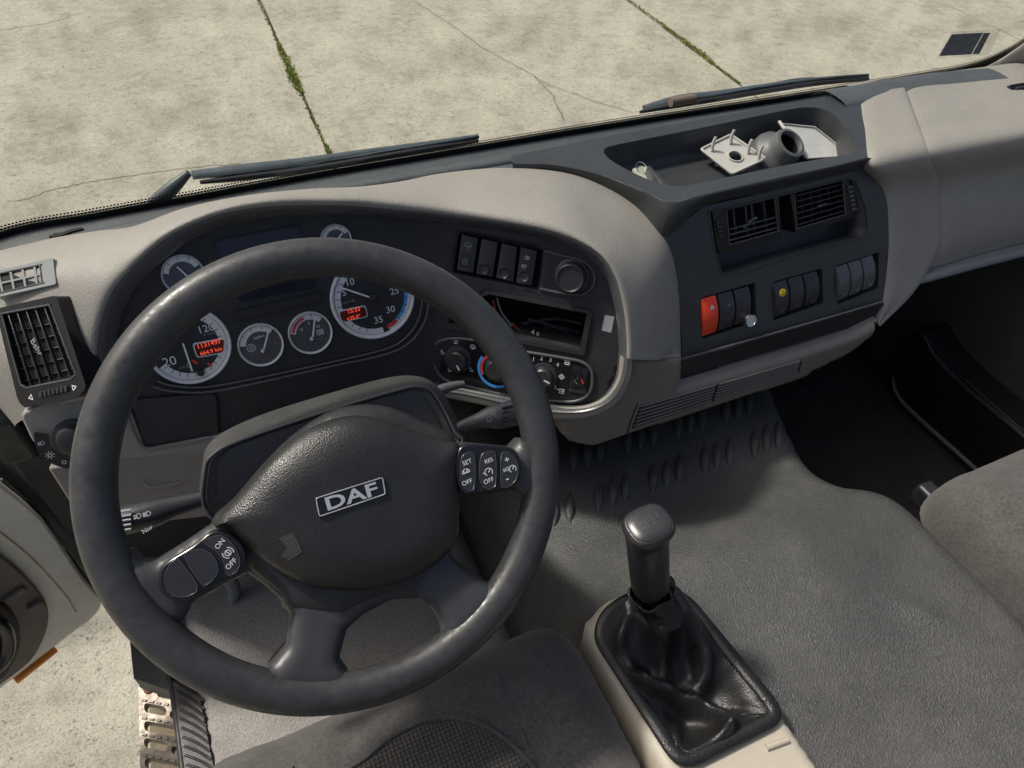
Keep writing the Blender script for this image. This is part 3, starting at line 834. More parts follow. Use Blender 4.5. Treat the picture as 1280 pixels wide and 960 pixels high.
screen = [[(-.8, -.2), (-.6, .5), (0, .7), (.6, .5), (.8, -.2), (-.8, -.2)], [(-.2, -.7), (-.1, -.3), (-.25, .1)], [(.2, -.7), (.3, -.3), (.15, .1)]]
seatic = [[(-.6, .7), (-.3, -.3), (.6, -.3)], circ(-.2, .8, .2, 6), [(.1, .1), (.7, .1), (.5, .3)]]
icon(PB, 585, 307, 0.0052, r1, screen, 0.006, greyp)
sw = PB.uv(581, 326, 0.005)
pxprism('pictogram_plate', PB, [(577, 317), (590, 320), (587, 336), (574, 333)], 0.003, 0.0054, gloss, r1)
icon(PB, 581, 327, 0.0056, r1, [[(-.5, -.6), (-.5, .6), (.5, .6), (.5, -.6), (-.5, -.6)], [(-.2, -.2), (.2, .3)]], 0.006, greyp)
icon(PB, 658, 322, 0.0052, r4, lamp, 0.0042); icon(PB, 656, 333, 0.0052, r4, lampm, 0.0042)
kb = PB.px(715, 345, 0.0)
kn = lathe('regulator_knob', kb, nB, [(0.0245, 0), (0.0245, 0.004), (0.021, 0.006), (0.0205, 0.016), (0.018, 0.019), (0.0165, 0.018), (0.016, 0.0165), (0, 0.0165)], switchm, dash, 40)
tube('regulator_surround', [PB.px(u, v, 0.001) for u, v in ((680, 313), (705, 320), (728, 326), (742, 340), (742, 356), (728, 368), (700, 366), (675, 361))], 0.0022, lipm, dash, 8, 5)
# small blank label
pxprism('paper_label', PB, [(756, 394), (768, 396), (764, 416), (752, 413)], 0.0, 0.0006, greyp, dash)

# climate control strip
cl = PB.poly([(541, 438), (556, 424), (590, 424), (640, 436), (700, 446), (728, 452), (740, 464), (739, 486), (726, 499), (700, 501), (640, 494), (585, 482), (552, 470)])
cl = [tuple(p) for p in spoly(cl, 4)]
clo = prism('climate_panel', PB, cl, -0.002, 0.003, gloss, dash, 0.0015)
tube('climate_rim', [PB.P(a, b, 0.003) for a, b in cl[::4]], 0.0025, lipm, dash, 8, 4, closed=True)
def dial(u, v, r_):
    c = PB.px(u, v, 0.003)
    o = lathe('climate_dial', c, nB, [(r_ * 1.35, 0), (r_ * 1.3, 0.003), (r_, 0.004), (r_ * 0.95, 0.013), (r_ * 0.8, 0.015), (0, 0.0148)], switchm, dash, 32)
    a, b = PB.loc(c)
    return o, a, b
d1_, a, b = dial(573, 449, 0.0155)
strokes('pointer', PB, [[(a + 0.003, b - 0.005), (a + 0.007, b - 0.010)]], 0.0022, 0.0181, white, d1_)
icon(PB, 570, 427, 0.0032, clo, [circ(0, 0, .6, 6), [(-.9, .3), (.9, .3)], [(-.6, -.7), (.6, -.7)]], 0.0042)
icon(PB, 591, 434, 0.0032, clo, screen, 0.0050); icon(PB, 553, 441, 0.0032, clo, seatic, 0.0042)
icon(PB, 562, 463, 0.0032, clo, seatic, 0.0042); icon(PB, 589, 463, 0.0032, clo, seatic, 0.0042)
d2_, a, b = dial(622, 460, 0.0155)
arcband('hot_arc', PB, a, b, 0.0215, 0.025, 110, 215, 0.0072, redp, d2_)
arcband('cold_arc', PB, a, b, 0.0255, 0.0295, 150, 300, 0.0072, bluep, d2_)
d3_, a, b = dial(680, 470, 0.0150)
strokes('pointer', PB, [[(a + 0.004, b - 0.001), (a + 0.011, b - 0.003)]], 0.0022, 0.0181, white, d3_)
for t_, u, v in (('1', 667, 449), ('2', 677, 448), ('3', 688, 450), ('4', 697, 456)):
    text('numeral', t_, PB, *PB.uv(u, v, 0.0035), 0.0085, 0.0034, white, clo)
icon(PB, 709, 453, 0.0032, clo, [[(-.6, -.6), (-.6, .6), (.6, .6), (.6, -.6), (-.6, -.6)], [(-.6, 0), (.6, 0)], [(-1.2, .6), (-.8, .6)]], 0.0048, w=0.0014)
icon(PB, 702, 471, 0.0032, clo, fan, 0.0055, w=0.0016)
icon(PB, 702, 489, 0.0032, clo, [[(-.6, -.6), (-.6, .6), (.6, .6), (.6, -.6), (-.6, -.6)], [(-.6, 0), (.6, 0)], [(-1.4, .2), (-.9, .5)]], 0.0050, w=0.0014)
text('numeral', '3', PB, *PB.uv(694, 484, 0.0035), 0.0075, 0.0034, white, clo)
acs = rocker(PB, [(716, 458), (735, 463), (731, 494), (711, 490)], 0.0, 0.009, gloss, crown=0.003)
icon(PB, 721, 476, 0.0085, acs, [circ(0, 0, .6, 6), [(-1, 0), (1, 0)], [(0, -1), (0, 1)]], 0.0036)
strokes('warning_light', PB, [[PB.uv(727, 475, .009), PB.uv(729, 479, .009)]], 0.002, 0.0088, redp, acs)

# ---- gauges
def gauge(u, v, rp, name='gauge'):
    c = PA.px(u, v, 0.002); rad_ = rp * (c - CAM).dot(FWD) / FPX
    o = lathe(name, c, nA, [(rad_ * 1.06, -0.004), (rad_ * 1.06, 0.003), (rad_ * 1.03, 0.0045), (rad_ * 0.985, 0.0035), (rad_ * 0.96, 0.0005)], silver, dash, 56, capped=False)
    a, b = PA.loc(c)
    lathe('dial_face', c, nA, [(rad_ * 1.0, -0.003), (rad_ * 1.0, 0.0006), (0, 0.0006)], dialsatin if rp < 30 else dialf, o, 48)
    return o, a, b, rad_
DF = 0.0030
def ticks(o, a, b, r0, r1, angs, m_, w=0.0008):
    strokes('tick_marks', PA, [[(a + r0 * math.cos(R(t)), b + r0 * math.sin(R(t))), (a + r1 * math.cos(R(t)), b + r1 * math.sin(R(t)))] for t in angs], w, DF + 0.0006, m_, o)
def needle(o, a, b, px_tip, px_base, w=0.0022):
    p0 = PA.uv(*px_base, 0.006); p1 = PA.uv(*px_tip, 0.006)
    strokes('needle', PA, [[p0, p1]], w, 0.0065, white, o)
    return p0
o, a, b, r_ = gauge(236, 432, 47, 'speedometer')
arcband('scale_band', PA, a, b, r_ * 0.76, r_ * 0.95, -155, 60, DF, silver, o, 60)
ticks(o, a, b, r_ * 0.76, r_ * 0.86, range(-150, 60, 14), dialf)
text('numeral', '120', PA, *PA.uv(257, 411, DF), 0.014, DF + .0003, white, o)
text('lettering', 'tc 1km/h', PA, *PA.uv(262, 417, DF), 0.0045, DF + .0003, greyp, o)
text('numeral', '20', PA, *PA.uv(212, 452, DF), 0.017, DF + .0003, white, o)
text('numeral', '0', PA, *PA.uv(236, 457, DF), 0.010, DF + .0003, greyp, o)
text('lettering', 'km/h', PA, *PA.uv(228, 459, DF), 0.004, DF + .0003, greyp, o)
needle(o, a, b, (240, 463), (229, 430))
def lcdbox(o, px4, l1, l2, p1, p2, s1, s2, rot):
    q = rpoly(PA.poly(px4, 0.004), 0.004)
    k = len(q); cx_ = sum(p[0] for p in q) / k; cy_ = sum(p[1] for p in q) / k
    prism('display_frame', PA, [(cx_ + (x - cx_) * 1.08, cy_ + (y - cy_) * 1.22) for x, y in q], 0.0025, 0.0038, silver, o, 0.0004)
    prism('display', PA, q, 0.003, 0.0044, lcd, o)
    text('digits', l1, PA, *PA.uv(*p1, 0.0045), s1, 0.0045, lcdt, o, rot)
    text('digits', l2, PA, *PA.uv(*p2, 0.0045), s2, 0.0045, lcdt, o, rot)
lcdbox(o, [(242, 431), (280, 424), (279, 440), (247, 446)], '1131497', '664.9 km', (261, 430), (264, 439), 0.0088, 0.0074, 0.0)
lathe('reset_button', PA.px(251, 465, 0.003), nA, [(0.0048, 0), (0.0048, 0.004), (0, 0.0045)], black, o, 16)
strokes('warning_mark', PA, [[PA.uv(241, 451, .004), PA.uv(246, 454, .004)], [PA.uv(261, 455, .004), PA.uv(264, 457, .004)]], 0.003, 0.0036, redp, o)
o, a, b, r_ = gauge(466, 372, 50, 'rev_counter')
arcband('scale_band', PA, a, b, r_ * 0.80, r_ * 0.95, -75, 275, DF, silver, o, 70)
arcband('scale_band', PA, a, b, r_ * 0.80, r_ * 0.88, -55, 30, DF + .0003, bluep, o, 40)
arcband('scale_band', PA, a, b, r_ * 0.80, r_ * 0.90, -78, -56, DF + .0003, redp, o, 20)
ticks(o, a, b, r_ * 0.80, r_ * 0.90, range(-78, 260, 13), dialf)
for t_, u, v in (('10', 437, 353), ('5', 430, 366), ('25', 493, 364), ('30', 488, 387), ('35', 473, 400)):
    text('numeral', t_, PA, *PA.uv(u, v, DF), 0.0135, DF + .0003, white, o)
text('lettering', 'rpm x 100', PA, *PA.uv(436, 377, DF), 0.004, DF + .0003, greyp, o)
needle(o, a, b, (425, 359), (461, 371), 0.0024)
lathe('needle_hub', PA.px(466, 372, 0.003), nA, [(0.0062, 0), (0.0062, 0.005), (0.004, 0.0065), (0, 0.0065)], black, o, 20)
lcdbox(o, [(424, 390), (456, 383), (459, 395), (428, 402)], '15:33', '+25.0°', (442, 388), (442, 397), 0.0084, 0.0074, 0.0)
def small(u, v, rp, t0, t1, tip, basep, red=None):
    o, a, b, r_ = gauge(u, v, rp)
    arcband('scale_band', PA, a, b, r_ * 0.68, r_ * 0.94, t0, t1, DF, silver, o, 30)
    if red: arcband('scale_band', PA, a, b, r_ * 0.74, r_ * 0.88, red[0], red[1], DF + .0003, redp, o, 20)
    ticks(o, a, b, r_ * 0.80, r_ * 0.94, [t0 + (t1 - t0) * k / 4 for k in range(5)], dialf, 0.0006)
    if tip:
        p = needle(o, a, b, tip, basep, 0.0022)
        q = PA.px(basep[0] - 2, basep[1] + 3, 0.004); lathe('needle_hub', q, nA, [(0.0022, 0), (0.0022, 0.004), (0, 0.0045)], silver, o, 12)
    return o
o = small(326, 431, 26, 40, 170, (335, 415), (330, 435))
text('lettering', 'AdBlue', PA, *PA.uv(324, 421, DF), 0.0048, DF + .0003, white, o, 0.1)
a, b = PA.uv(314, 435, DF); strokes('icon', PA, [circ(a, b, 0.0052, 14), circ(a, b, 0.0022, 8)], 0.0008, DF, white, o)
o = small(388, 416, 25.5, 40, 170, (393, 400), (391, 420), (100, 165))
for t_, u, v in (('0', 377, 412), ('5', 386, 404), ('10', 397, 408)):
    text('numeral', t_, PA, *PA.uv(u, v, DF), 0.0058, DF + .0003, white, o)
a, b = PA.uv(400, 415, DF); strokes('icon', PA, [[(a - .004, b - .003), (a - .004, b + .003), (a + .004, b + .003), (a + .004, b - .003), (a - .004, b - .003)], circ(a, b, .0015, 6)], 0.0012, DF, white, o)
small(229, 343, 24, 20, 165, (222, 334), (236, 347)); small(420, 299, 18, 20, 165, (427, 292), (420, 302))
# displays and warning lamp slots
def slotdisp(name, px4, m_, deep=0.003):
    q = rpoly(PA.poly(px4, 0.002), 0.006)
    k = len(q); cx_ = sum(p[0] for p in q) / k; cy_ = sum(p[1] for p in q) / k
    fr_ = [(cx_ + (x - cx_) * 1.05, cy_ + (y - cy_) * 1.2) for x, y in q]
    o_ = plate(name, PA, fr_, [q], -0.001, 0.0035, 0.012, black, dash)
    prism('screen', PA, q, 0.0, 0.0012, m_, o_)
slotdisp('trip_display', [(268, 303), (372, 283), (376, 300), (276, 326)], navy)
slotdisp('message_display', [(296, 367), (392, 346), (396, 360), (298, 377)], navy)
slotdisp('warning_lamp_slot', [(294, 390), (400, 366), (403, 376), (296, 403)], dialf)
# cluster lower rim ridges
for off, px_ in ((0.004, [(196, 476), (215, 482), (257, 484), (320, 473), (400, 456), (477, 438), (505, 424), (523, 400), (528, 370), (524, 340)]),
                 (0.006, [(190, 483), (215, 489), (260, 490), (330, 477), (410, 459), (482, 443), (512, 428), (531, 402), (537, 372)])):
    tube('cluster_rim', [panel(*panel_inv(u, v, off), off) for u, v in px_], 0.0016, lipm, dash, 8, 6)
# black pocket left of the column, lower trims
pk = rpoly(PA.poly([(162, 500), (272, 490), (276, 548), (180, 562)], 0.004), 0.012)
prism('storage_pocket', PA, pk, 0.0, 0.006, panelm, dash, 0.003)
tube('pocket_rim', [PA.px(u, v, 0.008) for u, v in ((158, 515), (166, 540), (180, 560), (205, 558), (262, 547))], 0.003, beige_dk, dash, 8)
prism('lower_trim', PA, rpoly(PA.poly([(24, 518), (60, 500), (130, 465), (160, 505), (182, 562), (290, 540), (290, 600), (160, 628), (112, 632), (84, 596), (40, 552)], 0.008), 0.008), -0.012, 0.008, beige, dash, 0.003)
prism('lower_trim', PA, rpoly(PA.poly([(60, 582), (290, 556), (290, 640), (200, 650), (110, 660)], 0.003), 0.006), -0.006, 0.009, beige_dk, dash, 0.004)
tube('trim_fold', [PA.px(u, v, 0.0092) for u, v in ((178, 600), (188, 608), (215, 606), (240, 598))], [0.0005, 0.003, 0.003, 0.0005], beige_dk, dash, 8)
kh = PA.px(92, 547, 0.012)
lk = lathe('headlamp_knob', kh, nA, [(0.024, -0.006), (0.024, 0.002), (0.019, 0.003), (0.017, 0.016), (0.013, 0.018), (0, 0.018)], switchm, dash, 32)
a, b = PA.loc(kh)
arcband('symbol_plate', PA, a, b, 0.0265, 0.0420, 150, 262, 0.0135, black, lk, 24)
for t_, ic in ((172, lampm), (203, [circ(0, 0, .45, 8)] + [[(.7 * math.cos(R(x)), .7 * math.sin(R(x))), (1.1 * math.cos(R(x)), 1.1 * math.sin(R(x)))] for x in range(0, 360, 45)]), (234, [circ(0, 0, .5, 8)])):
    strokes('icon', PA, [[(a + 0.034 * math.cos(R(t_)) + x * 0.0045, b + 0.034 * math.sin(R(t_)) + y * 0.0045) for x, y in sg] for sg in ic], 0.0009, 0.0140, white, lk)

# ---- left wing vents
from mathutils.bvhtree import BVHTree
def bvh_of(o):
    return BVHTree.FromPolygons([v.co for v in o.data.vertices], [tuple(p.vertices) for p in o.data.polygons])
PADB = bvh_of(bpy.data.objects['upper_pad'])
def fit_plane(b, pts, lift=0.0):
    h = [b.ray_cast(CAM, ray(u, v).normalized())[0] for u, v in pts]
    n_ = (h[1] - h[0]).cross(h[2] - h[0]).normalized()
    if n_.dot(CAM - h[0]) < 0: n_ = -n_
    return Plane(sum(h, Vector()) / 3 + n_ * lift, n_, (1, 0, 0))
WL = fit_plane(PADB, [(8, 395), (68, 380), (60, 480)], 0.007)
def frame_vent(name, pl, outer_px, inner_px, d, depth, par, rnd=0.006, m_=gloss, back_=None):
    back_ = depth if back_ is None else back_
    qo = rpoly(pl.poly(outer_px, d), rnd); qi = rpoly(pl.poly(inner_px, d), rnd * 0.7)
    o_ = plate(name, pl, qo, [qi], d - depth, d, 0.008, m_, par)
    prism('duct_back', pl, [(x_ , y_) for x_, y_ in qi], d - back_ + 0.0005, d - back_ + 0.002, void, o_)
    tube('vent_rim', [pl.P(x, y, d) for x, y in qi[::2]], 0.0013, lipm, o_, 6, 2, closed=True)
    return o_
def lerp2(a, b, t): return (a[0] + (b[0] - a[0]) * t, a[1] + (b[1] - a[1]) * t)
vw = frame_vent('side_air_vent', WL, [(-6, 386), (70, 369), (108, 484), (98, 496), (30, 510), (22, 500)], [(2, 392), (62, 381), (95, 468), (88, 474), (32, 485), (26, 480)], 0.010, 0.030, dash, back_=0.0095)
def bars(pl, quad, n, d, w, h, m_, o_, vertical=True, name='vent_slat', t0=0.0, t1=1.0, skip=()):
    """n slats across the quad tl,tr,br,bl"""
    for k in range(n):
        if k in skip: continue
        t = t0 + (t1 - t0) * (k + 0.5) / n
        if vertical: p, q = lerp2(quad[0], quad[1], t), lerp2(quad[3], quad[2], t)
        else: p, q = lerp2(quad[0], quad[3], t), lerp2(quad[1], quad[2], t)
        a, b = Vector(pl.uv(*p, d)), Vector(pl.uv(*q, d)); e = (b - a).normalized(); nn = Vector((-e.y, e.x)) * w / 2
        prism(name, pl, [tuple(a + nn), tuple(a - nn), tuple(b - nn), tuple(b + nn)], d - h, d, m_, o_, 0.0004, 1)
qv = [(4, 394), (60, 382), (93, 468), (32, 484)]
bars(WL, qv, 5, 0.0095, 0.0020, 0.005, switchm, vw, True, t0=0.0, t1=1.0)
bars(WL, qv, 6, 0.0055, 0.0012, 0.003, switchm, vw, False, 'vent_cross_slat')
text('lettering', 'Behr', WL, *WL.uv(46, 434, 0.0096), 0.012, 0.0098, greyp, vw, R(-72))
tw = pxprism('thumbwheel_well', WL, [(46, 491), (86, 482), (88, 490), (49, 498)], 0.008, 0.0105, void, vw)
for k in range(7):
    u = 50 + 5.2 * k; v = 494 - 1.15 * k
    pxprism('thumbwheel_tooth', WL, [(u - 2, v - 4), (u + 1.6, v - 4.8), (u + 2.4, v + 2.2), (u - 1.2, v + 3)], 0.0105, 0.0130, switchm, vw, 0.0005)
for u, v, s_ in ((38, 497, -1), (93, 484, 1)):
    a, b = WL.uv(u, v, 0.0105); strokes('icon', WL, [[(a - .003 * s_, b + .003), (a + .003 * s_, b), (a - .003 * s_, b - .003), (a - .003 * s_, b + .003)]], 0.0012, 0.0102, white, vw)
# demist nozzle above it
WT = fit_plane(PADB, [(5, 345), (60, 330), (40, 358)], -0.002)
dn = frame_vent('side_demist_vent', WT, [(-14, 341), (66, 322), (70, 355), (-6, 372)], [(-10, 344), (50, 331), (53, 354), (-4, 367)], 0.006, 0.02, dash, 0.003, greyplastic, back_=0.0045)
qd = [(-10, 344), (50, 331), (53, 354), (-4, 367)]
bars(WT, qd, 4, 0.0062, 0.0035, 0.004, greyplastic, dn, True)
bars(WT, qd, 1, 0.0060, 0.003, 0.004, greyplastic, dn, False)

# ================================================================== centre stack
TPz = Plane((0.7, 0.4, 0.785), (0, 0, 1), (1, 0, 0))
ND = Vector((0, -1, 0.55)).normalized()
SPl = Plane((0.75, 0.165, 0.555), ND, (1, 0, 0))
backe = [(640, 194), (760, 170), (890, 147), (1000, 127), (1078, 113)]
R0 = [(640, 203), (700, 207), (760, 220), (805, 240), (842, 254), (880, 243), (960, 225), (1040, 208), (1084, 197)]
tray_px = [(755, 187), (770, 181), (820, 171), (900, 155), (980, 138), (1010, 134), (1035, 138), (1055, 155), (1068, 176), (1071, 188), (1060, 193), (1000, 203), (930, 217), (865, 231), (848, 233), (825, 230), (790, 215), (762, 199)]
trayq = [tuple(p) for p in spoly(TPz.poly(tray_px), 3)]
top_out = TPz.poly(backe) + TPz.poly(R0[::-1])
cs = plate('tray_shelf', TPz, resample(top_out, 0.02), [trayq], -0.004, 0.0, 0.012, stackm, dash)
# sunk tray: wall ring with rounded foot and floor
k = len(trayq); cx_ = sum(p[0] for p in trayq) / k; cy_ = sum(p[1] for p in trayq) / k
Rg = [[TPz.P(cx_ + (a - cx_) * s_, cy_ + (b - cy_) * s2, h) for a, b in trayq] for s_, s2, h in ((1.0, 1.0, 0.0), (0.995, 0.985, -0.003), (0.985, 0.95, -0.035), (0.97, 0.90, -0.043), (0.93, 0.82, -0.046))]
rings('tray_bowl', Rg, stackm, dash, cap=(False, True), smooth=70)
TRAYZ = 0.785 - 0.046
R3 = [Z(640, 212, .783), Z(690, 214, .778), Z(742, 227, .772), Z(793, 257, .755), Z(830, 296, .735)] + [SPl.px(u, v) for u, v in ((880, 258), (965, 239), (1045, 220), (1092, 207))]
r0 = [TPz.px(u, v) for u, v in R0]
bul = [(a.lerp(b, 0.5) + Vector((0, -0.004, 0.007))) for a, b in zip(r0, R3)]
loft('stack_shoulder', [[p + Vector((0, .004, -.0005)) for p in r0], r0, bul, R3], stackm, dash, 6, 5)
left_side = [Z(u, v, z) for u, v, z in ((830, 296, .735), (842, 330, .70), (848, 365, .665), (851, 410, .61), (852, 447, .572))]
# face with openings
facepx = [(830, 296), (842, 330), (849, 380), (852, 420), (853, 447), (980, 411), (1104, 375), (1111, 330), (1112, 270), (1105, 230), (1092, 207), (1045, 220), (965, 239), (880, 258)]
vent_px = [(886, 264), (970, 246), (1060, 223), (1070, 226), (1083, 262), (1085, 288), (1078, 297), (990, 320), (910, 345), (901, 342), (893, 310)]
sw1 = [(877, 372), (944, 353), (946, 402), (878, 424)]
sw2 = [(967, 352), (1028, 335), (1029, 379), (967, 401)]
sw3 = [(1046, 332), (1099, 315), (1098, 360), (1047, 381)]
F_ = lambda px_: SPl.poly(px_)
vq = rpoly(F_(vent_px), 0.008, 4)
holes = [vq] + [rpoly(F_(q_), 0.002, 2) for q_ in (sw1, sw2, sw3)]
plate('stack_face', SPl, F_(facepx), holes, -0.004, 0.0, 0.012, stackm, dash)
recess('vent_recess', SPl, vq, -0.001, 0.045, stackm, dash, 0.02)
for h_ in holes[1:]: recess('switch_recess', SPl, h_, -0.001, 0.018, void, dash)
tube('recess_rim', [SPl.P(a, b, 0.0) for a, b in vq[::2]], 0.0016, stackm, dash, 8, 2, closed=True)
# two centre vents inside the recess: face set upright at the top of the recess
VP = Plane(SPl.P(0, 0, -0.012), Vector((0, -1, 0.30)), (1, 0, 0))
VP = Plane(SPl.px(975, 275, -0.020), Vector((0, -1, 0.42)), (1, 0, 0))
v1 = frame_vent('centre_air_vent', VP, [(890, 262), (973, 240), (977, 296), (902, 318), (896, 310)], [(908, 262), (968, 247), (973, 289), (912, 306)], 0.010, 0.03, dash, 0.004)
v2 = frame_vent('centre_air_vent', VP, [(987, 237), (1062, 217), (1072, 258), (1068, 272), (995, 292)], [(993, 240), (1053, 225), (1057, 268), (996, 286)], 0.010, 0.03, dash, 0.004)
v1['label'] = 'broken centre vent with upper slats missing'
q1 = [(910, 263), (967, 249), (972, 288), (914, 304)]; q2 = [(996, 241), (1052, 227), (1056, 267), (998, 285)]
bars(VP, q1, 6, 0.010, 0.0018, 0.004, lipm, v1, False, skip=(0, 1, 2))
bars(VP, q1, 6, 0.000, 0.004, 0.010, switchm, v1, True, t0=0.05, t1=0.85, skip=(1, 4))
tube('broken_pivot', [VP.px(930, 285, -.005), VP.px(938, 276, .0), VP.px(946, 272, 0.004)], [.003, .002, .0025], greyplastic, v1, 6, 4)
bars(VP, q2, 6, 0.010, 0.0020, 0.006, switchm, v2, False)
bars(VP, q2, 5, 0.001, 0.0025, 0.010, black, v2, True)
tube('vent_knob', [VP.px(1022, 258, 0.011), VP.px(1033, 255, 0.011)], 0.0022, lipm, v2, 6, 2)
for k in range(6):
    pxprism('thumbwheel_tooth', VP, [(1060 + k * 1.0, 233 + 5.5 * k), (1066 + k * 1.0, 231.5 + 5.5 * k), (1067 + k * 1.0, 235 + 5.5 * k), (1061 + k * 1.0, 236.5 + 5.5 * k)], 0.010, 0.0125, lipm, v2)
    if k < 4: pxprism('thumbwheel_tooth', VP, [(895 + k * 1.2, 277 + 5.5 * k), (901 + k * 1.2, 275.5 + 5.5 * k), (902 + k * 1.2, 279 + 5.5 * k), (896 + k * 1.2, 280.5 + 5.5 * k)], 0.010, 0.0125, switchm, v1)
# switch rows
def row(px, n, mats, dishes=True):
    tlp, trp, brp, blp = px; outl_ = []
    for k in range(n):
        a, b = (k + 0.05) / n, (k + 0.93) / n
        q = [lerp2(tlp, trp, a), lerp2(tlp, trp, b), lerp2(blp, brp, b), lerp2(blp, brp, a)]
        ds = None
        if dishes and dishes[k]:
            c = lerp2(lerp2(q[0], q[1], .5), lerp2(q[3], q[2], .5), 0.76); ds = (c[0], c[1], 0.0072)
        outl_.append(rocker(SPl, q, -0.016, 0.007, mats[k], crown=0.007, dish=ds))
    return outl_
ra = row([(879, 375), (941, 358), (941, 401), (880, 422)], 3, [hazard, switchm, switchm], [0, 0, 0])
ra[0]['label'] = 'orange red hazard warning rocker'
rb = row([(969, 355), (1026, 339), (1027, 378), (970, 398)], 3, [switchm] * 3, [1, 1, 1])
rc = row([(1048, 335), (1096, 319), (1097, 358), (1049, 378)], 3, [lipm] * 3, [1, 1, 1])  # lighter material puts the reflection on this group into its colour
icon(SPl, 890, 384, 0.0065, ra[0], [[(-.8, -.6), (.8, -.6), (0, .8), (-.8, -.6)], [(-.3, -.3), (.3, -.3), (0, .3), (-.3, -.3)]], 0.0045, white, 0.0012)
icon(SPl, 911, 382, 0.0065, ra[1], [[(-.6, 0), (.6, .2)], [(0, -.5), (0, .5)], [(.6, .2), (.2, .6)]], 0.0040, greyp, 0.0008)
kl = SPl.px(936, 400, 0.008)
lathe('key_lock', kl, ND, [(0.0105, -0.008), (0.0105, 0.004), (0.0098, 0.006), (0.0088, 0.0055), (0.0080, 0.004), (0.0062, 0.004), (0.0055, 0.0055), (0.003, 0.0055), (0.0025, 0.004), (0, 0.004)], chrome, ra[2], 28)
lathe('yellow_lamp', SPl.px(978, 366, 0.0055), ND, [(0.0066, -0.001), (0.0066, 0.001), (0.005, 0.0022), (0, 0.0026)], yellow, rb[0], 20)
strokes('lamp_mark', SPl, [[SPl.uv(977, 363, .008), SPl.uv(980, 366, .008), SPl.uv(977, 369, .008)]], 0.0009, 0.0084, mat('amber_print', (0.5, 0.2, 0.02), 0.5), rb[0])
# drawer strip under the switches
DP = Plane((0.75, 0.163, 0.53), Vector((0, -1, 0.05)), (1, 0, 0))
dq = DP.poly([(848, 452), (1104, 378), (1101, 391), (1078, 410), (990, 441), (897, 468), (842, 484)])
slotq = rpoly(DP.poly([(896, 458), (990, 430), (1056, 410), (1060, 416), (994, 438), (900, 466)]), 0.002, 2)
plate('ashtray_drawer', DP, dq, [slotq], -0.02, 0.002, 0.012, black, dash)
recess('drawer_grip', DP, slotq, 0.001, 0.012, void, dash)
tube('drawer_edge', [DP.px(u, v, 0.003) for u, v in ((852, 449), (980, 413), (1104, 377))], 0.0018, lipm, dash, 8, 3)
# lower beige panel with louvres
LP = Plane((0.6, 0.150, 0.50), Vector((0, -1, 0.0)), (1, 0, 0))
lw = LP.poly([(843, 484), (897, 468), (990, 441), (1060, 418), (1097, 400), (1088, 416), (1058, 440), (1012, 462), (1002, 470), (792, 537), (738, 556), (712, 551), (700, 540), (700, 519), (735, 517), (768, 500), (786, 446), (851, 444), (850, 470)])
pillow('lower_panel', LP, resample(lw, 0.01), 0.010, 0.012, 0.008, 0.05, beige_dk, dash)
tube('pad_seam', [LP.px(u, v, 0.010) for u, v in ((785, 448), (815, 447), (850, 445))], 0.0022, beige_dk, dash, 8, 3)
pr_ = LP.poly([(800, 509), (1003, 452), (999, 466), (790, 536)], 0.011)
lv = prism('louvre_panel', LP, pr_, 0.006, 0.0105, void, dash)
lq = [(800, 508), (1003, 451), (999, 467), (790, 537)]
for k in range(6):
    t = (k + 0.35) / 6
    for (s0, s1) in ((0.01, 0.475), (0.49, 0.99)):
        p, q = lerp2(lerp2(lq[0], lq[3], t), lerp2(lq[1], lq[2], t), s0), lerp2(lerp2(lq[0], lq[3], t), lerp2(lq[1], lq[2], t), s1)
        a, b = Vector(LP.uv(*p, .013)), Vector(LP.uv(*q, .013)); e = (b - a).normalized(); nn = Vector((-e.y, e.x)) * 0.0015
        prism('louvre', LP, [tuple(a + nn), tuple(a - nn), tuple(b - nn), tuple(b + nn)], 0.009, 0.013, beige_dk, lv, 0.001, 1)
tube('panel_seam', [LP.px(u, v, 0.0105) for u, v in ((797, 505), (790, 522), (784, 541))], 0.001, void, dash, 6, 3)

# ================================================================== passenger side
def onS(u, v, d): return SPl.px(u, v, d)
c0 = [Z(1079, 116, .787), Z(1086, 160, .787), Z(1093, 203, .781), onS(1106, 236, .002), onS(1113, 290, .002), onS(1111, 335, .002), onS(1105, 376, .002), onS(1097, 404, .000)]
cm = [Z(1105, 113, .790), Z(1115, 155, .790), Z(1127, 196, .784), onS(1140, 236, .006), onS(1147, 285, .006), onS(1142, 330, .006), onS(1124, 372, .005), onS(1098, 406, .000)]
c1 = [Z(1131, 109, .790), Z(1146, 150, .790), Z(1162, 190, .784), onS(1174, 232, .006), onS(1179, 275, .006), onS(1172, 315, .006), onS(1142, 366, .004), onS(1100, 408, .000)]
loft('end_pad', [[p + Vector((-.001, .03, -.012)) for p in c0], c0, cm, c1, [p + Vector((.003, .016, -.012)) for p in c1]], beige, dash, 5, 5)
gg = []
tube('panel_gap', [p + (CAM - p).normalized() * 0.0004 for p in [(a + Vector((.0025, .003, -.002))) for a in c1[:7]]], 0.0016, void, dash, 6, 5)
for pts in ([(1134, 109), (1149, 150), (1165, 190), (1177, 230), (1183, 265), (1181, 297), (1172, 318), (1160, 336)],
            [(1205, 99), (1222, 139), (1240, 178), (1252, 215), (1258, 248), (1256, 278), (1246, 299), (1230, 316)],
            [(1300, 86), (1320, 125), (1338, 162), (1350, 198), (1355, 230), (1353, 258), (1342, 277), (1328, 292)],
            [(1420, 66), (1440, 105), (1456, 142), (1466, 176), (1470, 206), (1468, 234), (1458, 252), (1444, 266)]):
    zz = (.789, .790, .785)
    gg.append([Z(u, v, z) for (u, v), z in zip(pts[:3], zz)] + [onS(u, v, d) for (u, v), d in zip(pts[3:], (.008, .010, .008, .002, -.008))])
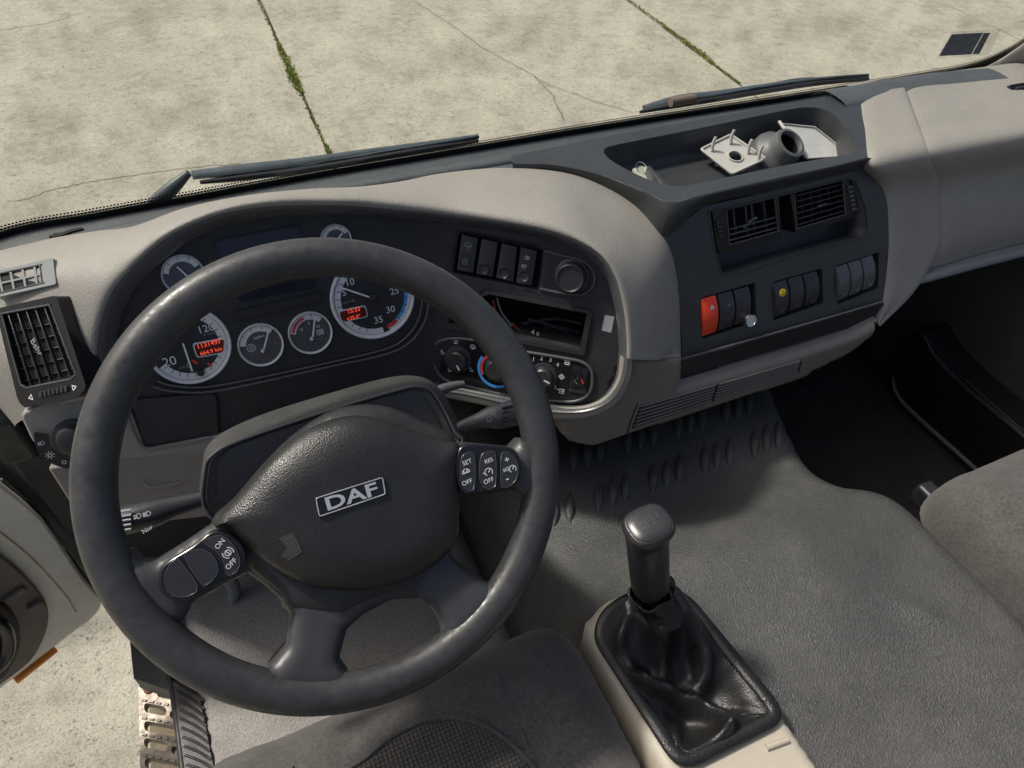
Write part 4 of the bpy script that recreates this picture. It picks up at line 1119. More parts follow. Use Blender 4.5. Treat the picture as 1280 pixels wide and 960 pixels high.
loft('airbag_cover', [[p + Vector((.002, .025, -.012)) for p in gg[0]]] + gg, beige, dash, 5, 6)
# pad back to the cowl
loft('passenger_pad_back', [[c0[0], c1[0], gg[0][0], gg[1][0], gg[2][0], gg[3][0]], [p + Vector((0, .05, -.008)) for p in (c0[0], c1[0], gg[0][0], gg[1][0], gg[2][0], gg[3][0])], [p + Vector((0, .09, -.06)) for p in (c0[0], c1[0], gg[0][0], gg[1][0], gg[2][0], gg[3][0])]], beige, dash, 4, 4)
cwp = [Z(u, v, 0.7868) for u, v in ((1040, 121), (1080, 114), (1130, 105), (1190, 97), (1245, 92))]
loft('cowl_end', [[p + Vector((0, .05, -.02)) for p in cwp], [p + Vector((0, .02, .002)) for p in cwp], [p + Vector((0, -.03, .002)) for p in cwp], [p + Vector((0, -.04, -.012)) for p in cwp]], cowlm, dash, 4, 4)
sh = [[onS(u, v, -.008) for u, v in ((1158, 338), (1228, 318), (1328, 294), (1442, 267))], [onS(u, v, .004) for u, v in ((1150, 347), (1224, 327), (1328, 301), (1442, 275))], [onS(u, v, .002) for u, v in ((1145, 357), (1222, 336), (1328, 309), (1442, 283))]]
sh.append([p + Vector((0, .03, -.012)) for p in sh[-1]]); sh.insert(0, [p + Vector((0, .05, .01)) for p in sh[0]])
loft('passenger_shelf', sh, greyplastic, dash, 4, 4)
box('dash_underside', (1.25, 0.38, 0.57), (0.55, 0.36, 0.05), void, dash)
# right-hand pillar trim and door
pv = [Z(u, v, z) for u, v, z in ((1205, 92, .75), (1245, 80, .775), (1290, 52, .83), (1340, 10, .90))]
pil = loft('pillar_trim', [[p + Vector((0.0, 0.015, -0.01)) for p in pv], [p + Vector((0.05, -0.06, -0.0)) for p in pv], [p + Vector((0.09, -0.25, -0.03)) for p in pv]], beige, None, 5, 4, solid=0.006)
tagk(pil, 'beige pillar trim at the passenger corner of the windscreen', 'pillar trim')
sv = Plane(Z(1275, 108, 0.79), Vector((-.3, -.7, .6)), (1, 0, 0))
frame_vent('side_demist_vent', sv, [(1262, 106), (1300, 100), (1312, 150), (1274, 152)], [(1270, 110), (1300, 105), (1308, 145), (1277, 147)], 0.012, 0.013, dash, 0.004)
DX = 1.47
DPL = Plane((DX, 0, 0.3), (-1, 0, 0), (0, -1, 0))
pd = thing('passenger_door', (DX, 0.1, -0.02), 'closed passenger door lined in dark grey with a black lower pocket', 'door')
mk('door_lining', [(DX, -0.8, -.04), (DX, .47, -.04), (DX, .47, .6), (DX, -.8, .6), (DX + .04, -0.8, -.04), (DX + .04, .47, -.04), (DX + .04, .47, .6), (DX + .04, -.8, .6)], [[0, 1, 2, 3], [4, 5, 6, 7], [0, 1, 5, 4], [3, 2, 6, 7], [1, 2, 6, 5], [0, 3, 7, 4]], mat('door_carpet', (0.085, 0.080, 0.073), 0.9, grain=0.5, gscale=500, gtype='noise', var=0.15), pd, 0)
pp = [DPL.uv(u, v, 0.09) for u, v in ((1150, 415), (1128, 430), (1117, 455), (1120, 487), (1140, 512), (1210, 575), (1290, 648), (1330, 600), (1280, 545), (1200, 478), (1165, 440))]
pocket = prism('door_pocket', DPL, [tuple(p) for p in spoly(pp, 4)], 0.0, 0.09, black, pd, 0.006)
prism('pocket_mouth', DPL, [tuple(p) for p in spoly([DPL.uv(u, v, 0.0915) for u, v in ((1152, 422), (1136, 436), (1130, 458), (1136, 482), (1155, 505), (1225, 566), (1290, 625), (1310, 595), (1275, 552), (1195, 485), (1168, 448))], 4)], 0.0905, 0.0915, void, pocket)
tube('pocket_edge', [DPL.px(u, v, 0.085) for u, v in ((1116, 470), (1120, 489), (1140, 514), (1210, 577), (1290, 650))], [.002, .006, .007, .007, .007], greyplastic, pocket, 8, 5)
tube('pocket_edge', [DPL.px(u, v, 0.093) for u, v in ((1205, 474), (1240, 505), (1290, 548))], 0.0025, panelm, pocket, 8, 5)

# ================================================================== things lying in the tray
TR = Plane((0.7, 0.4, TRAYZ), (0, 0, 1), (1, 0, 0))
dv = prism('tray_divider', TR, rpoly(TR.poly([(808, 209), (812, 208), (838, 236), (832, 238)], 0.02), 0.001, 2), 0.0, 0.022, stackm, dash, 0.001)
# square cover plate with round hole and clips, lying tilted
def tilted(u, v, z, nvec, exv): return Plane(Z(u, v, z), nvec, exv)
CP = tilted(916, 192, TRAYZ + 0.020, Vector((-0.05, -0.22, 1)), (1, 0, 0))
cq = CP.poly([(876, 187), (913, 169), (957, 199), (915, 218)])
hole = [(x, y) for x, y in circ(*CP.uv(919, 196), 0.012, 18)[:-1]]
cp = thing('socket_cover_plate', CP.P(*CP.uv(916, 194), -0.006), 'off white square cover plate with a round hole and clips lying in the tray', 'cover plate')
cqr = rpoly(cq, 0.004, 3)
plate('plate_body', CP, cqr, [hole], -0.003, 0.0, 0.006, whiteplastic, cp)
tube('plate_rim', [CP.P(a, b, 0.001) for a, b in cqr], 0.0022, whiteplastic, cp, 8, 1, closed=True)
tube('hole_collar', [CP.P(a, b, 0.001) for a, b in hole], 0.0016, whiteplastic, cp, 6, 1, closed=True)
for u, v in ((890, 189), (913, 180), (948, 200), (935, 192)):
    b_ = CP.px(u, v); pth = [b_, b_ + Vector((0.001, 0.003, 0.012)), b_ + Vector((0.004, 0.004, 0.022))]
    tube('clip', pth, [0.003, 0.0026, 0.0024], whiteplastic, cp, 8, 4)
tube('foot', [CP.P(*CP.uv(900, 193), -0.002), Vector(tuple(CP.P(*CP.uv(900, 193)))[:2] + (TRAYZ,))], 0.004, whiteplastic, cp, 8, 2)
# grey socket housing
so = Z(968, 196, TRAYZ)
sx_ = Vector((0.15, -0.48, 0.86)).normalized()
sk = lathe('power_socket_housing', so, sx_, [(0.043, -0.012), (0.044, 0.004), (0.041, 0.012), (0.033, 0.018), (0.0285, 0.026), (0.028, 0.036), (0.0265, 0.040), (0.0215, 0.041), (0.0195, 0.037), (0.019, 0.010), (0, 0.010)], socketm, None, 40)
tagk(sk, 'grey round socket housing lying loose in the tray beside the cover plate', 'socket')
lathe('socket_contact', so + sx_ * 0.010, sx_, [(0.0185, 0), (0.0185, 0.024), (0.0175, 0.0245), (0.0170, 0.002), (0.005, 0.002), (0.004, 0.010), (0, 0.011)], gloss, sk, 28)
tube('side_lug', [so + Vector((-0.035, 0.012, 0.01)), so + Vector((-0.046, 0.014, 0.014)), so + Vector((-0.048, 0.006, 0.006))], 0.004, socketm, sk, 8)
# cloudy clear cover
CL = tilted(1014, 178, TRAYZ + 0.018, Vector((0.05, -0.38, 1)), (1, -0.1, 0))
cc = prism('clear_lid', CL, rpoly(CL.poly([(976, 154), (1018, 158), (1056, 188), (1045, 196), (1008, 198), (996, 186)]), 0.004, 3), -0.003, 0.0, clearp, None, 0.001)
tagk(cc, 'cloudy clear plastic lid leaning in the tray next to the socket', 'lid')
tube('lid_rim', [CL.px(u, v, 0.001) for u, v in ((978, 155), (1018, 159), (1055, 188), (1044, 196), (1009, 198), (996, 186))], 0.0018, whiteplastic, cc, 6, 1, closed=True)
tube('lid_hinge', [CL.px(974, 152, 0.001), CL.px(984, 166, 0.003), CL.px(996, 185, 0.002)], 0.003, whiteplastic, cc, 8, 3)
tube('lid_foot', [CL.px(1000, 160, -0.002), Vector(tuple(CL.px(1000, 160))[:2] + (TRAYZ,))], 0.003, whiteplastic, cc, 6, 1)
# little bunch of keys
kz = TRAYZ + 0.003
kk = thing('key_bunch', Z(806, 216, kz), 'small bunch of pale metal keys in the tray pocket', 'keys')
KP = Plane(Z(806, 216, kz), (0.1, -0.2, 1), (1, 0, 0))
for pts, hd in (([(792, 213), (800, 219), (824, 229)], (797, 215)), ([(796, 210), (806, 214), (818, 222)], (803, 212)), ([(800, 222), (810, 226), (818, 231)], (802, 221))):
    tube('key_blade', [KP.px(u, v, 0.004) for u, v in pts], 0.0026, keym, kk, 6, 4, flat=0.5)
    lathe('key_bow', KP.px(*hd, 0.004), KP.n, [(0.009, -0.0012), (0.009, 0.0012), (0.004, 0.0014), (0, 0.0010)], keym, kk, 18)
tube('key_ring', [KP.P(*[KP.uv(800, 214)[0] + 0.010 * math.cos(R(t)), KP.uv(800, 214)[1] + 0.010 * math.sin(R(t))], 0.007 + .003 * math.sin(R(t))) for t in range(0, 360, 30)], 0.0009, chrome, kk, 6, 2, closed=True)

# ================================================================== steering wheel and column
WN = Vector((0, -math.cos(R(48)), math.sin(R(48))))
WC = Vector((0, 0, 0.78))
WP = Plane(WC, WN, (1, 0, 0))
wheel = thing('steering_wheel', WC, 'large black four spoke truck steering wheel with worn rim', 'steering wheel')
RM, RT = 0.2062, 0.0188
ring = [WC + WP.ex * RM * math.cos(R(t)) + WP.ey * RM * math.sin(R(t)) for t in range(0, 360, 6)]
tube('rim', ring, RT, rimm, wheel, 28, 3, closed=True, up=WN, flat=0.90)
# spoke frame: one traced casting with its openings
fr_px = [(150, 690), (163, 688), (176, 701), (192, 702), (228, 680), (265, 655), (300, 625), (350, 570), (430, 530), (500, 535), (576, 552), (640, 558), (650, 547), (672, 560), (676, 590), (668, 628), (652, 621), (640, 613), (578, 625), (573, 660), (568, 697), (585, 712), (603, 725), (625, 735), (618, 770), (585, 800), (556, 798), (552, 778), (540, 760), (525, 750), (490, 753), (456, 771), (434, 790), (424, 825), (436, 842), (430, 862), (385, 868), (340, 860), (335, 834), (357, 808), (361, 771), (355, 757), (330, 735), (308, 720), (272, 738), (240, 756), (228, 780), (205, 772), (165, 735)]
fq = WP.poly(fr_px, 0.0)
def frame_h(a, b, d):
    r_ = math.hypot(a, b)
    return -0.018 + 0.018 * max(0, min(1, (r_ - 0.11) / 0.08)) - 0.010 * max(0, 1 - r_ / 0.12)
sf = pillow('spoke_frame', WP, resample(fq, 0.004), 0.011, 0.020, 0.005, 0.020, spokem, wheel, extra=frame_h)
# base shell of the hub under the cushion
hb_px = [(262, 655), (290, 626), (325, 585), (365, 545), (410, 515), (450, 505), (490, 508), (530, 525), (576, 552), (577, 622), (570, 690), (548, 722), (527, 752), (490, 750), (450, 768), (430, 782), (362, 770), (345, 747), (308, 718), (285, 690)]
hq = [tuple(p) for p in spoly(WP.poly(hb_px, 0.0), 3)]
pillow('hub_shell', WP, hq, 0.018, 0.020, 0.006, 0.06, hubbase, wheel, extra=lambda a, b, d: -0.018)
# airbag cushion
hp_px = [(268, 654), (309, 606), (343, 568), (384, 537), (432, 520), (474, 523), (515, 537), (549, 549), (575, 556), (576, 590), (575, 640), (570, 680), (534, 714), (482, 735), (432, 739), (384, 732), (343, 711), (309, 684), (288, 664)]
HD = 0.010
pq = [tuple(p) for p in spoly(WP.poly(hp_px, HD), 4)]
def hub_ex(a, b, d): return HD - 0.004 + 0.006 * math.exp(-((a - 0.0) ** 2 + (b - 0.0) ** 2) / 0.006)
hubo = pillow('airbag_cushion', WP, pq, 0.022, 0.042, 0.004, 0.012, hubm, wheel, extra=hub_ex)
def hub_pt(u, v):
    d = 0.03
    for _ in range(8):
        a, b = WP.uv(u, v, d)
        dd = float(bdist([pq], np.array([a]), np.array([b]))[0]); t = min(1, dd / 0.042)
        d = 0.022 * math.sqrt(max(0, 1 - (1 - t) ** 2)) + hub_ex(a, b, dd)
    return a, b, d
c = [hub_pt(u, v) for u, v in ((393, 622), (479, 595), (483, 618), (398, 647))]
P3 = [WP.P(*q) for q in c]
bc = sum(P3, Vector()) / 4
bn = ((P3[1] - P3[3]).cross(P3[0] - P3[2])).normalized()
if bn.dot(WN) < 0: bn = -bn
BP = Plane(bc, bn, P3[1] - P3[0])
lq4 = [BP.loc(p) for p in P3]
bd = prism('badge_plate', BP, rpoly(lq4, 0.002, 2), -0.004, 0.0022, gloss, wheel, 0.0006)
tube('badge_border', [BP.P(a * 0.965, b * 0.90, 0.0022) for a, b in rpoly(lq4, 0.002, 2)], 0.0006, badge, bd, 6, 1, closed=True)
wd = (Vector(lq4[1]) - Vector(lq4[0])).length
text('maker_lettering', 'DAF', BP, 0.0, -0.0004, 0.0168, 0.0024, badge, bd, sx=1.55, bold=0.022)
# worn patch where a label was peeled off
wv = [hub_pt(u, v) for u, v in ((348, 672), (366, 666), (372, 676), (378, 690), (362, 700), (352, 696), (358, 684))]
rv, rf, rd_ = fill([q[:2] for q in wv], [], 0.003)
def _hz(a, b):
    dd = float(bdist([pq], np.array([a]), np.array([b]))[0]); t = min(1, dd / 0.042)
    return 0.022 * math.sqrt(max(0, 1 - (1 - t) ** 2)) + hub_ex(a, b, dd)
mk('label_residue', [WP.P(a, b, _hz(a, b) + 0.0005) for a, b in rv], rf, mat('glue_residue', (0.055, 0.055, 0.053), 0.5, grain=0.5, gscale=560), wheel, 0)
# control pods
def pod(name, px_, d, par):
    q = [tuple(p) for p in spoly(WP.poly(px_, d), 3)]
    return prism(name, WP, q, d - 0.012, d, gloss, par, 0.002)
RD = 0.019
rp = pod('cruise_control_pod', [(571, 570), (580, 556), (610, 556), (640, 560), (650, 572), (652, 590), (645, 606), (625, 612), (600, 617), (580, 617), (570, 595)], RD, wheel)
LD = 0.019
lp_ = pod('audio_control_pod', [(198, 722), (205, 705), (240, 683), (265, 664), (285, 668), (303, 682), (308, 700), (300, 714), (262, 735), (228, 752), (210, 748), (200, 738)], LD, wheel)
def btn(px_, par, d, lab):
    q = [tuple(p) for p in spoly(WP.poly(px_, d + 0.002), 3)]
    o = prism('button', WP, q, d - 0.001, d + 0.002, switchm, par, 0.0008)
    tube('button_outline', [WP.P(a, b, d + 0.002) for a, b in q[::2]], 0.0003, lipm, o, 5, 1, closed=True)
    for kind, u, v, s_, rot in lab:
        a, b = WP.uv(u, v, d + 0.003)
        if isinstance(kind, str): text('lettering', kind, WP, a, b, s_ * 0.8, d + 0.0024, white, o, rot)
        else: strokes('icon', WP, [[(a + (x * math.cos(rot) - y * math.sin(rot)) * s_, b + (x * math.sin(rot) + y * math.cos(rot)) * s_) for x, y in sg] for sg in kind], 0.0009, d + 0.0024, white, o)
speedo = [circ(0, 0, .9, 12, -40, 220), [(0, 0), (.5, .5)], [(-.9, -.2), (-1.3, .2)]]
limit = [circ(0, 0, .9, 8, 0, 180), [(-.9, 0), (.9, 0)], [(-.2, 0), (.5, .5)], [(-.5, .1), (-.5, .5)]]
brake = [circ(0, 0, .6, 12), circ(0, 0, 1.1, 6, -45, 45), circ(0, 0, 1.1, 6, 135, 225), [(0, .35), (0, -.1)], [(0, -.28), (0, -.33)]]
tb = R(3)
btn([(577, 572), (582, 567), (592, 566), (594, 590), (592, 612), (582, 613), (576, 600), (575, 586)], rp, RD, [('SET', 584, 578, 0.0078, tb), (limit, 583, 591, 0.0042, tb), ('OFF', 584, 603, 0.0078, tb)])
btn([(602, 569), (608, 565), (619, 565), (620, 588), (619, 608), (606, 611), (600, 600), (599, 585)], rp, RD, [('RES', 611, 576, 0.0072, tb), (speedo, 611, 590, 0.0042, tb), ('OFF', 611, 601, 0.0078, tb)])
btn([(627, 566), (637, 567), (645, 576), (648, 587), (645, 600), (636, 608), (627, 609), (626, 588)], rp, RD, [('+', 634, 575, 0.0125, tb), ('SET', 633, 587, 0.0060, tb), (speedo, 641, 586, 0.0038, tb), ('-', 634, 598, 0.0150, tb)])
rt = R(38) - R(22)
btn([(254, 676), (263, 672), (275, 669), (287, 676), (297, 690), (300, 703), (296, 714), (284, 720), (281, 706), (274, 692), (260, 682)], lp_, LD, [('ON', 275, 680, 0.0078, R(35)), (brake, 285, 691, 0.0042, R(35)), ('OFF', 289, 705, 0.0078, R(30))])
btn([(230, 694), (240, 688), (255, 687), (268, 697), (273, 712), (268, 722), (255, 733), (242, 716)], lp_, LD, [])
btn([(222, 698), (228, 705), (240, 720), (248, 736), (236, 745), (220, 746), (209, 738), (206, 722), (211, 707)], lp_, LD, [])
# column shroud (three lofted sections along the column)
col = thing('steering_column', WC - WN * 0.30, 'grey plastic steering column shroud with stalks behind the wheel', 'steering column')
o1 = [(262, 645), (256, 590), (266, 569), (300, 551), (400, 517), (500, 487), (528, 484), (545, 496), (568, 540), (572, 560), (480, 640), (350, 680)]
o2 = [(259, 645), (253, 580), (268, 548), (320, 521), (400, 495), (480, 473), (520, 470), (548, 484), (573, 528), (577, 560), (480, 640), (350, 680)]
def ring_at(px_, d, sc=1.0):
    q = [tuple(p) for p in spoly([WP.uv(u, v, d) for u, v in px_], 4)]
    cx__ = sum(p[0] for p in q) / len(q); cy__ = sum(p[1] for p in q) / len(q)
    return [WP.P(cx__ + (a - cx__) * sc, cy__ + (b - cy__) * sc, d) for a, b in q]
shr = rings('column_shroud', [ring_at(o1, -0.055, 0.93), ring_at(o1, -0.052, 0.97), ring_at(o1, -0.056), ring_at(o2, -0.085), ring_at(o2, -0.11), ring_at(o2, -0.20, 0.85), ring_at(o2, -0.34, 0.7)], shroudm, col, smooth=40)
tube('shroud_edge', [p + WN * 0.001 for p in ring_at(o1, -0.0545)[::4]], 0.0016, lipm, col, 8, 4, closed=True)
rings('shroud_face', [ring_at(o1, -0.0535, 0.90), ring_at(o1, -0.0515, 0.90)], panelm, col)
tube('column_tube', [WC - WN * 0.02, WC - WN * 0.10, WC - WN * 0.34, WC - WN * 0.55], 0.035, black, col, 16, 2)
# stalks
def stalk(name, px_, radii, d0, d1, m_=switchm):
    n_ = len(px_)
    return tube(name, [WP.px(u, v, d0 + (d1 - d0) * i / (n_ - 1)) for i, (u, v) in enumerate(px_)], radii, m_, col, 16, 6)
ls = stalk('indicator_stalk', [(285, 612), (255, 623), (215, 634), (190, 642), (150, 652), (125, 660)], [0.006, 0.008, 0.011, 0.0135, 0.0140, 0.0135], -0.075, -0.070)
for k in range(5):
    u = 150 + 4.2 * 0; t = k / 4
    tube('grip_rib', [WP.px(154 + 7 * 0 - 6, 640 + 6.0 * k, -0.056), WP.px(164, 637.5 + 6.0 * k, -0.056)], 0.0014, greyp, ls, 6, 1)
for u, v, ic in ((173, 645, lampm), (185, 642, lampm)):
    a, b = WP.uv(u, v, -0.056); strokes('icon', WP, [[(a + x * 0.0042, b + y * 0.0042) for x, y in sg] for sg in ic], 0.0008, -0.0565, white, ls)
a, b = WP.uv(184, 662, -0.056); text('lettering', 'Nor', WP, a, b, 0.006, -0.0575, white, ls, R(15))
rs = stalk('wiper_stalk', [(560, 545), (575, 534), (595, 527), (612, 522), (625, 520), (660, 512), (680, 508)], [0.006, 0.0065, 0.0085, 0.0125, 0.0145, 0.0150, 0.0145], -0.080, -0.070, lipm)
for k in range(4):
    tube('grip_rib', [WP.px(628, 510 + 6.2 * k, -0.060), WP.px(650, 505.5 + 6.2 * k, -0.060)], 0.0016, black, rs, 6, 1)
a, b = WP.uv(612, 524, -0.058); strokes('icon', WP, [circ(a, b, 0.003, 6)], 0.0007, -0.0595, greyp, rs)
us = stalk('tilt_lever', [(535, 496), (552, 487), (568, 482), (580, 480)], [0.006, 0.006, 0.005, 0.004], -0.10, -0.10, lipm)

# ================================================================== seats
def seat(name, x0, x1, y0, y1, z0, label, bol=0.018, ins=None):
    s_ = thing(name, ((x0 + x1) / 2, (y0 + y1) / 2, 0.0), label, 'seat')
    pl = Plane((0, 0, z0), (0, 0, 1), (1, 0, 0))
    xm = (x0 + x1) / 2; hw_ = (x1 - x0) / 2
    def ex_(a, b, d):
        t = abs(a - xm) / hw_
        w = 0.0030 * noise.noise(Vector((a * 30 + b * 20, b * 55, 1))) + 0.003 * noise.noise(Vector((a * 9, b * 12, 3)))
        return bol * max(0, min(1, (t - 0.55) / 0.3)) + w - 0.02 * max(0, (b - (y1 - 0.12)) / 0.12) ** 2
    q = rpoly([(x0, y0), (x1, y0), (x1, y1), (x0, y1)], 0.075, 8)
    pillow('cushion', pl, q, 0.085, 0.085, 0.010, 0.03, seatm, s_, extra=ex_)
    prism('seat_base', pl, rpoly([(x0 + .05, y0), (x1 - .05, y0), (x1 - .05, y1 - .08), (x0 + .05, y1 - .08)], 0.02), -z0, -0.028, black, s_, 0.005)
    for sx_ in (0.50,):
        for sg in (-1, 1):
            xx = xm + sg * hw_ * sx_
            pts = []
            for k in range(9):
                b = y0 + 0.02 + (y1 - 0.09 - y0) * k / 8
                pts.append(pl.P(xx, b, 0.085 + ex_(xx, b, 1) - 0.0005))
            tube('piping', pts, 0.0026, seatm, s_, 6, 3)
    if ins:
        iq = [tuple(p) for p in spoly([tuple(Z(u, v, z0 + 0.087))[:2] for u, v in ins], 4)]
        pillow('woven_insert', pl, iq, 0.003, 0.012, 0.012, 0.01, weavem, s_, extra=lambda a, b, d: 0.086 + ex_(a, b, 1))
        tube('insert_piping', [pl.P(a, b, 0.0875 + ex_(a, b, 1)) for a, b in iq], 0.0028, seatm, s_, 6, 1, closed=True)
    prism('backrest', Plane((xm, y0 + 0.01, z0 + 0.06), (0, 1, 0.15), (-1, 0, 0)), rpoly([(-hw_, 0), (hw_, 0), (hw_ * .9, .62), (-hw_ * .9, .62)], 0.06), -0.10, 0.0, seatm, s_, 0.03, 3)
    return s_
seat('truck_seat', -0.255, 0.245, -0.66, -0.055, 0.375, 'grey velour driver seat cushion with woven insert behind the steering wheel', 0.014,
     ins=[(425, 985), (460, 945), (500, 915), (550, 898), (600, 905), (645, 935), (672, 985), (560, 1040)])
seat('truck_seat', 0.815, 1.33, -0.75, -0.115, 0.435, 'plain grey velour passenger seat cushion beside the engine tunnel', 0.004)
sb = box('seat_buckle', Z(1163, 625, 0.40), (0.03, 0.05, 0.04), black, None, 0.006)
tagk(sb, 'small black seat adjuster knob between tunnel and passenger seat', 'adjuster')

# ================================================================== gear lever console
CZ = 0.455
GPL = Plane((0, 0, CZ), (0, 0, 1), (1, 0, 0))
gc = thing('gear_console', (0.33, -0.25, 0.40), 'cream gear lever console standing on the engine tunnel beside the driver seat', 'console')
outer = [(735, 792), (741, 768), (762, 748), (795, 738), (832, 733), (860, 745), (895, 788), (978, 893), (1040, 985), (1060, 1060), (900, 1130), (860, 1020), (800, 912)]
co_ = [tuple(p) for p in spoly(GPL.poly(outer), 4)]
inner = [(750, 796), (758, 772), (780, 755), (808, 748), (836, 744), (855, 756), (880, 788), (972, 896), (852, 957), (790, 875)]
ci = [tuple(p) for p in spoly(GPL.poly(inner), 4)]
ci = rpoly(GPL.poly([(748, 800), (756, 772), (785, 750), (832, 741), (858, 754), (974, 896), (851, 958)]), 0.02, 5)
gcx = sum(p[0] for p in ci) / len(ci); gcy = sum(p[1] for p in ci) / len(ci)
vo_ = pillow('console_shell', GPL, resample(co_, 0.008), 0.008, 0.012, 0.008, 0.10, mat('console_cream_plastic', (0.44, 0.40, 0.32), 0.5, grain=0.2, gscale=700, var=0.06, dust=0.1), gc, holes=[resample([(gcx + (a - gcx) * 0.84, gcy + (b - gcy) * 0.90) for a, b in ci], 0.008)], extra=lambda a, b, d: -0.008)
tube('finger_pad', [GPL.px(958, 935, 0.001), GPL.px(985, 925, 0.001)], 0.004, MATS['console_cream_plastic'], gc, 8, 2)
gt = thing('gear_lever', (0.335, -0.13, CZ), 'black gear lever with satin topped grip rising from a leather gaiter', 'gear lever')
trim = [GPL.P(a, b, 0.006) for a, b in ci]
tube('gaiter_trim', trim, 0.0088, leather, gt, 14, 1, closed=True, up=(0, 0, 1), flat=0.55)
# gaiter skin: one draped sheet with a pit round the neck and heavy folds towards the rear
neck = Z(821, 757, 0.505); grip0 = Z(813, 742, 0.525); gtop = Z(808, 652, 0.660)
axis = (gtop - grip0).normalized()
bx_ = Vector((1, 0, 0)); bx_ = (bx_ - axis * bx_.dot(axis)).normalized(); by_ = axis.cross(bx_)
folds = [([(752, 826), (775, 842), (805, 852), (845, 862), (885, 874), (908, 892), (912, 912), (897, 930), (868, 942)], 0.036, 0.011),
         ([(838, 760), (860, 785), (880, 812), (886, 836), (878, 852)], 0.030, 0.012), ([(792, 765), (778, 790), (770, 815), (762, 830)], 0.016, 0.008),
         ([(928, 880), (950, 882), (968, 890)], 0.008, 0.010), ([(822, 775), (826, 810), (832, 842), (838, 862)], 0.020, 0.009), ([(848, 905), (846, 925), (850, 945)], 0.008, 0.006)]
fw = [(np.array([tuple(Z(float(q_[0]), float(q_[1]), CZ + h_ * 0.5))[:2] for q_ in scurve(pts, 5)]), h_, w_) for pts, h_, w_ in folds]
def skin(a, b, d):
    r_ = math.hypot(a - neck.x, b - neck.y)
    e = min(1, d / 0.05)
    z = 0.006 - 0.036 * e * e * (3 - 2 * e)
    z += 0.105 * math.exp(-(max(0, r_ - 0.020) / 0.024)) * min(1, d / 0.012)
    for P_, h_, w_ in fw:
        dd = np.hypot(P_[:, 0] - a, P_[:, 1] - b); i_ = int(dd.argmin()); t = i_ / (len(P_) - 1)
        z += h_ * math.exp(-(dd[i_] / w_) ** 2) * (0.35 + 0.65 * math.sin(math.pi * min(1, max(0, t * 0.9 + 0.08)))) * min(1, d / 0.014)
    z += 0.0025 * noise.noise(Vector((a * 60, b * 60, 0))) * min(1, d / 0.02)
    return min(z, neck.z - CZ)
pillow('gaiter', GPL, resample(ci, 0.004), 0.0, 0.01, 0.0042, 0.0, leather, gt, extra=skin, smooth=180)
Kk = 48
def on_skin(u, v):
    z = CZ
    for _ in range(10):
        p = Z(u, v, z); dd = float(bdist([ci], np.array([p.x]), np.array([p.y]))[0]); z = 0.5 * z + 0.5 * (CZ + skin(p.x, p.y, dd))
    return Z(u, v, z + 0.0008)
for pts in ([(826, 775), (829, 795), (833, 815), (836, 835), (838, 850)], [(847, 950), (846, 938), (845, 925), (846, 912)], [(925, 893), (940, 892), (955, 893), (968, 897)]):
    tube('gaiter_seam', [on_skin(u, v) for u, v in pts], 0.0011, leather, gt, 6, 3)
Rg = []
for s_, rr in ((-0.5, 0.030), (0.0, 0.0255), (0.4, 0.0235), (0.8, 0.0248), (1.0, 0.0235)):
    c_ = neck.lerp(grip0, s_)
    Rg.append([c_ + (bx_ * math.cos(2 * math.pi * k / Kk) + by_ * math.sin(2 * math.pi * k / Kk)) * (rr + 0.0014 * math.sin(7 * 2 * math.pi * k / Kk + 3 * s_)) for k in range(Kk)])
rings('gaiter_neck', Rg, leather, gt, cap=(False, False), smooth=80)
tube('gaiter_tie', [grip0 + axis * 0.002 + (bx_ * math.cos(R(t)) + by_ * math.sin(R(t))) * (0.0245 + 0.002 * math.sin(R(5 * t))) + axis * 0.003 * math.sin(R(3 * t)) for t in range(0, 360, 15)], 0.0022, leather, gt, 8, 2, closed=True)
tube('gaiter_knot', [grip0 + bx_ * 0.020 + axis * 0.004, grip0 + bx_ * 0.029 + axis * 0.004, grip0 + bx_ * 0.031 - axis * 0.014], [0.006, 0.008, 0.006], leather, gt, 10, 4, flat=0.7)
L_ = (gtop - grip0).length
lathe('lever_collar', grip0, axis, [(0.017, -0.02), (0.0175, 0.006), (0.019, 0.010), (0.0175, 0.013), (0.0165, 0.02)], gloss, gt, 28)
kn_ax = (axis + Vector((0.0, -0.16, 0))).normalized()
def sq_ring(c_, ax_, rx, ry, pw):
    e1 = (bx_ - ax_ * bx_.dot(ax_)).normalized(); e2 = ax_.cross(e1); out_ = []
    for k in range(48):
        t = 2 * math.pi * k / 48; cs_, sn_ = math.cos(t), math.sin(t)
        f_ = (abs(cs_) ** pw + abs(sn_) ** pw) ** (-1 / pw)
        out_.append(c_ + (e1 * cs_ * rx + e2 * sn_ * ry) * f_)
    return out_
rings('grip', [sq_ring(grip0 + axis * h_, axis, r_, r_ * 0.95, 2.6) for r_, h_ in ((0.0195, 0.010), (0.0215, 0.014), (0.0222, 0.03), (0.0228, L_ * 0.5), (0.0230, L_ * 0.72), (0.0235, L_ * 0.80))], switchm, gt)
kb_ = grip0 + axis * L_ * 0.78
hd = [(0.0235, 0.000), (0.0243, 0.008), (0.0258, 0.016), (0.0275, 0.022), (0.0280, 0.027), (0.0270, 0.031), (0.0252, 0.0335), (0.0240, 0.034)]
head = rings('knob_head', [sq_ring(kb_ + kn_ax * h_, kn_ax, r_, r_ * 0.88, 2.9) for r_, h_ in hd], switchm, gt)
KT = Plane(kb_ + kn_ax * 0.0374, kn_ax, bx_)
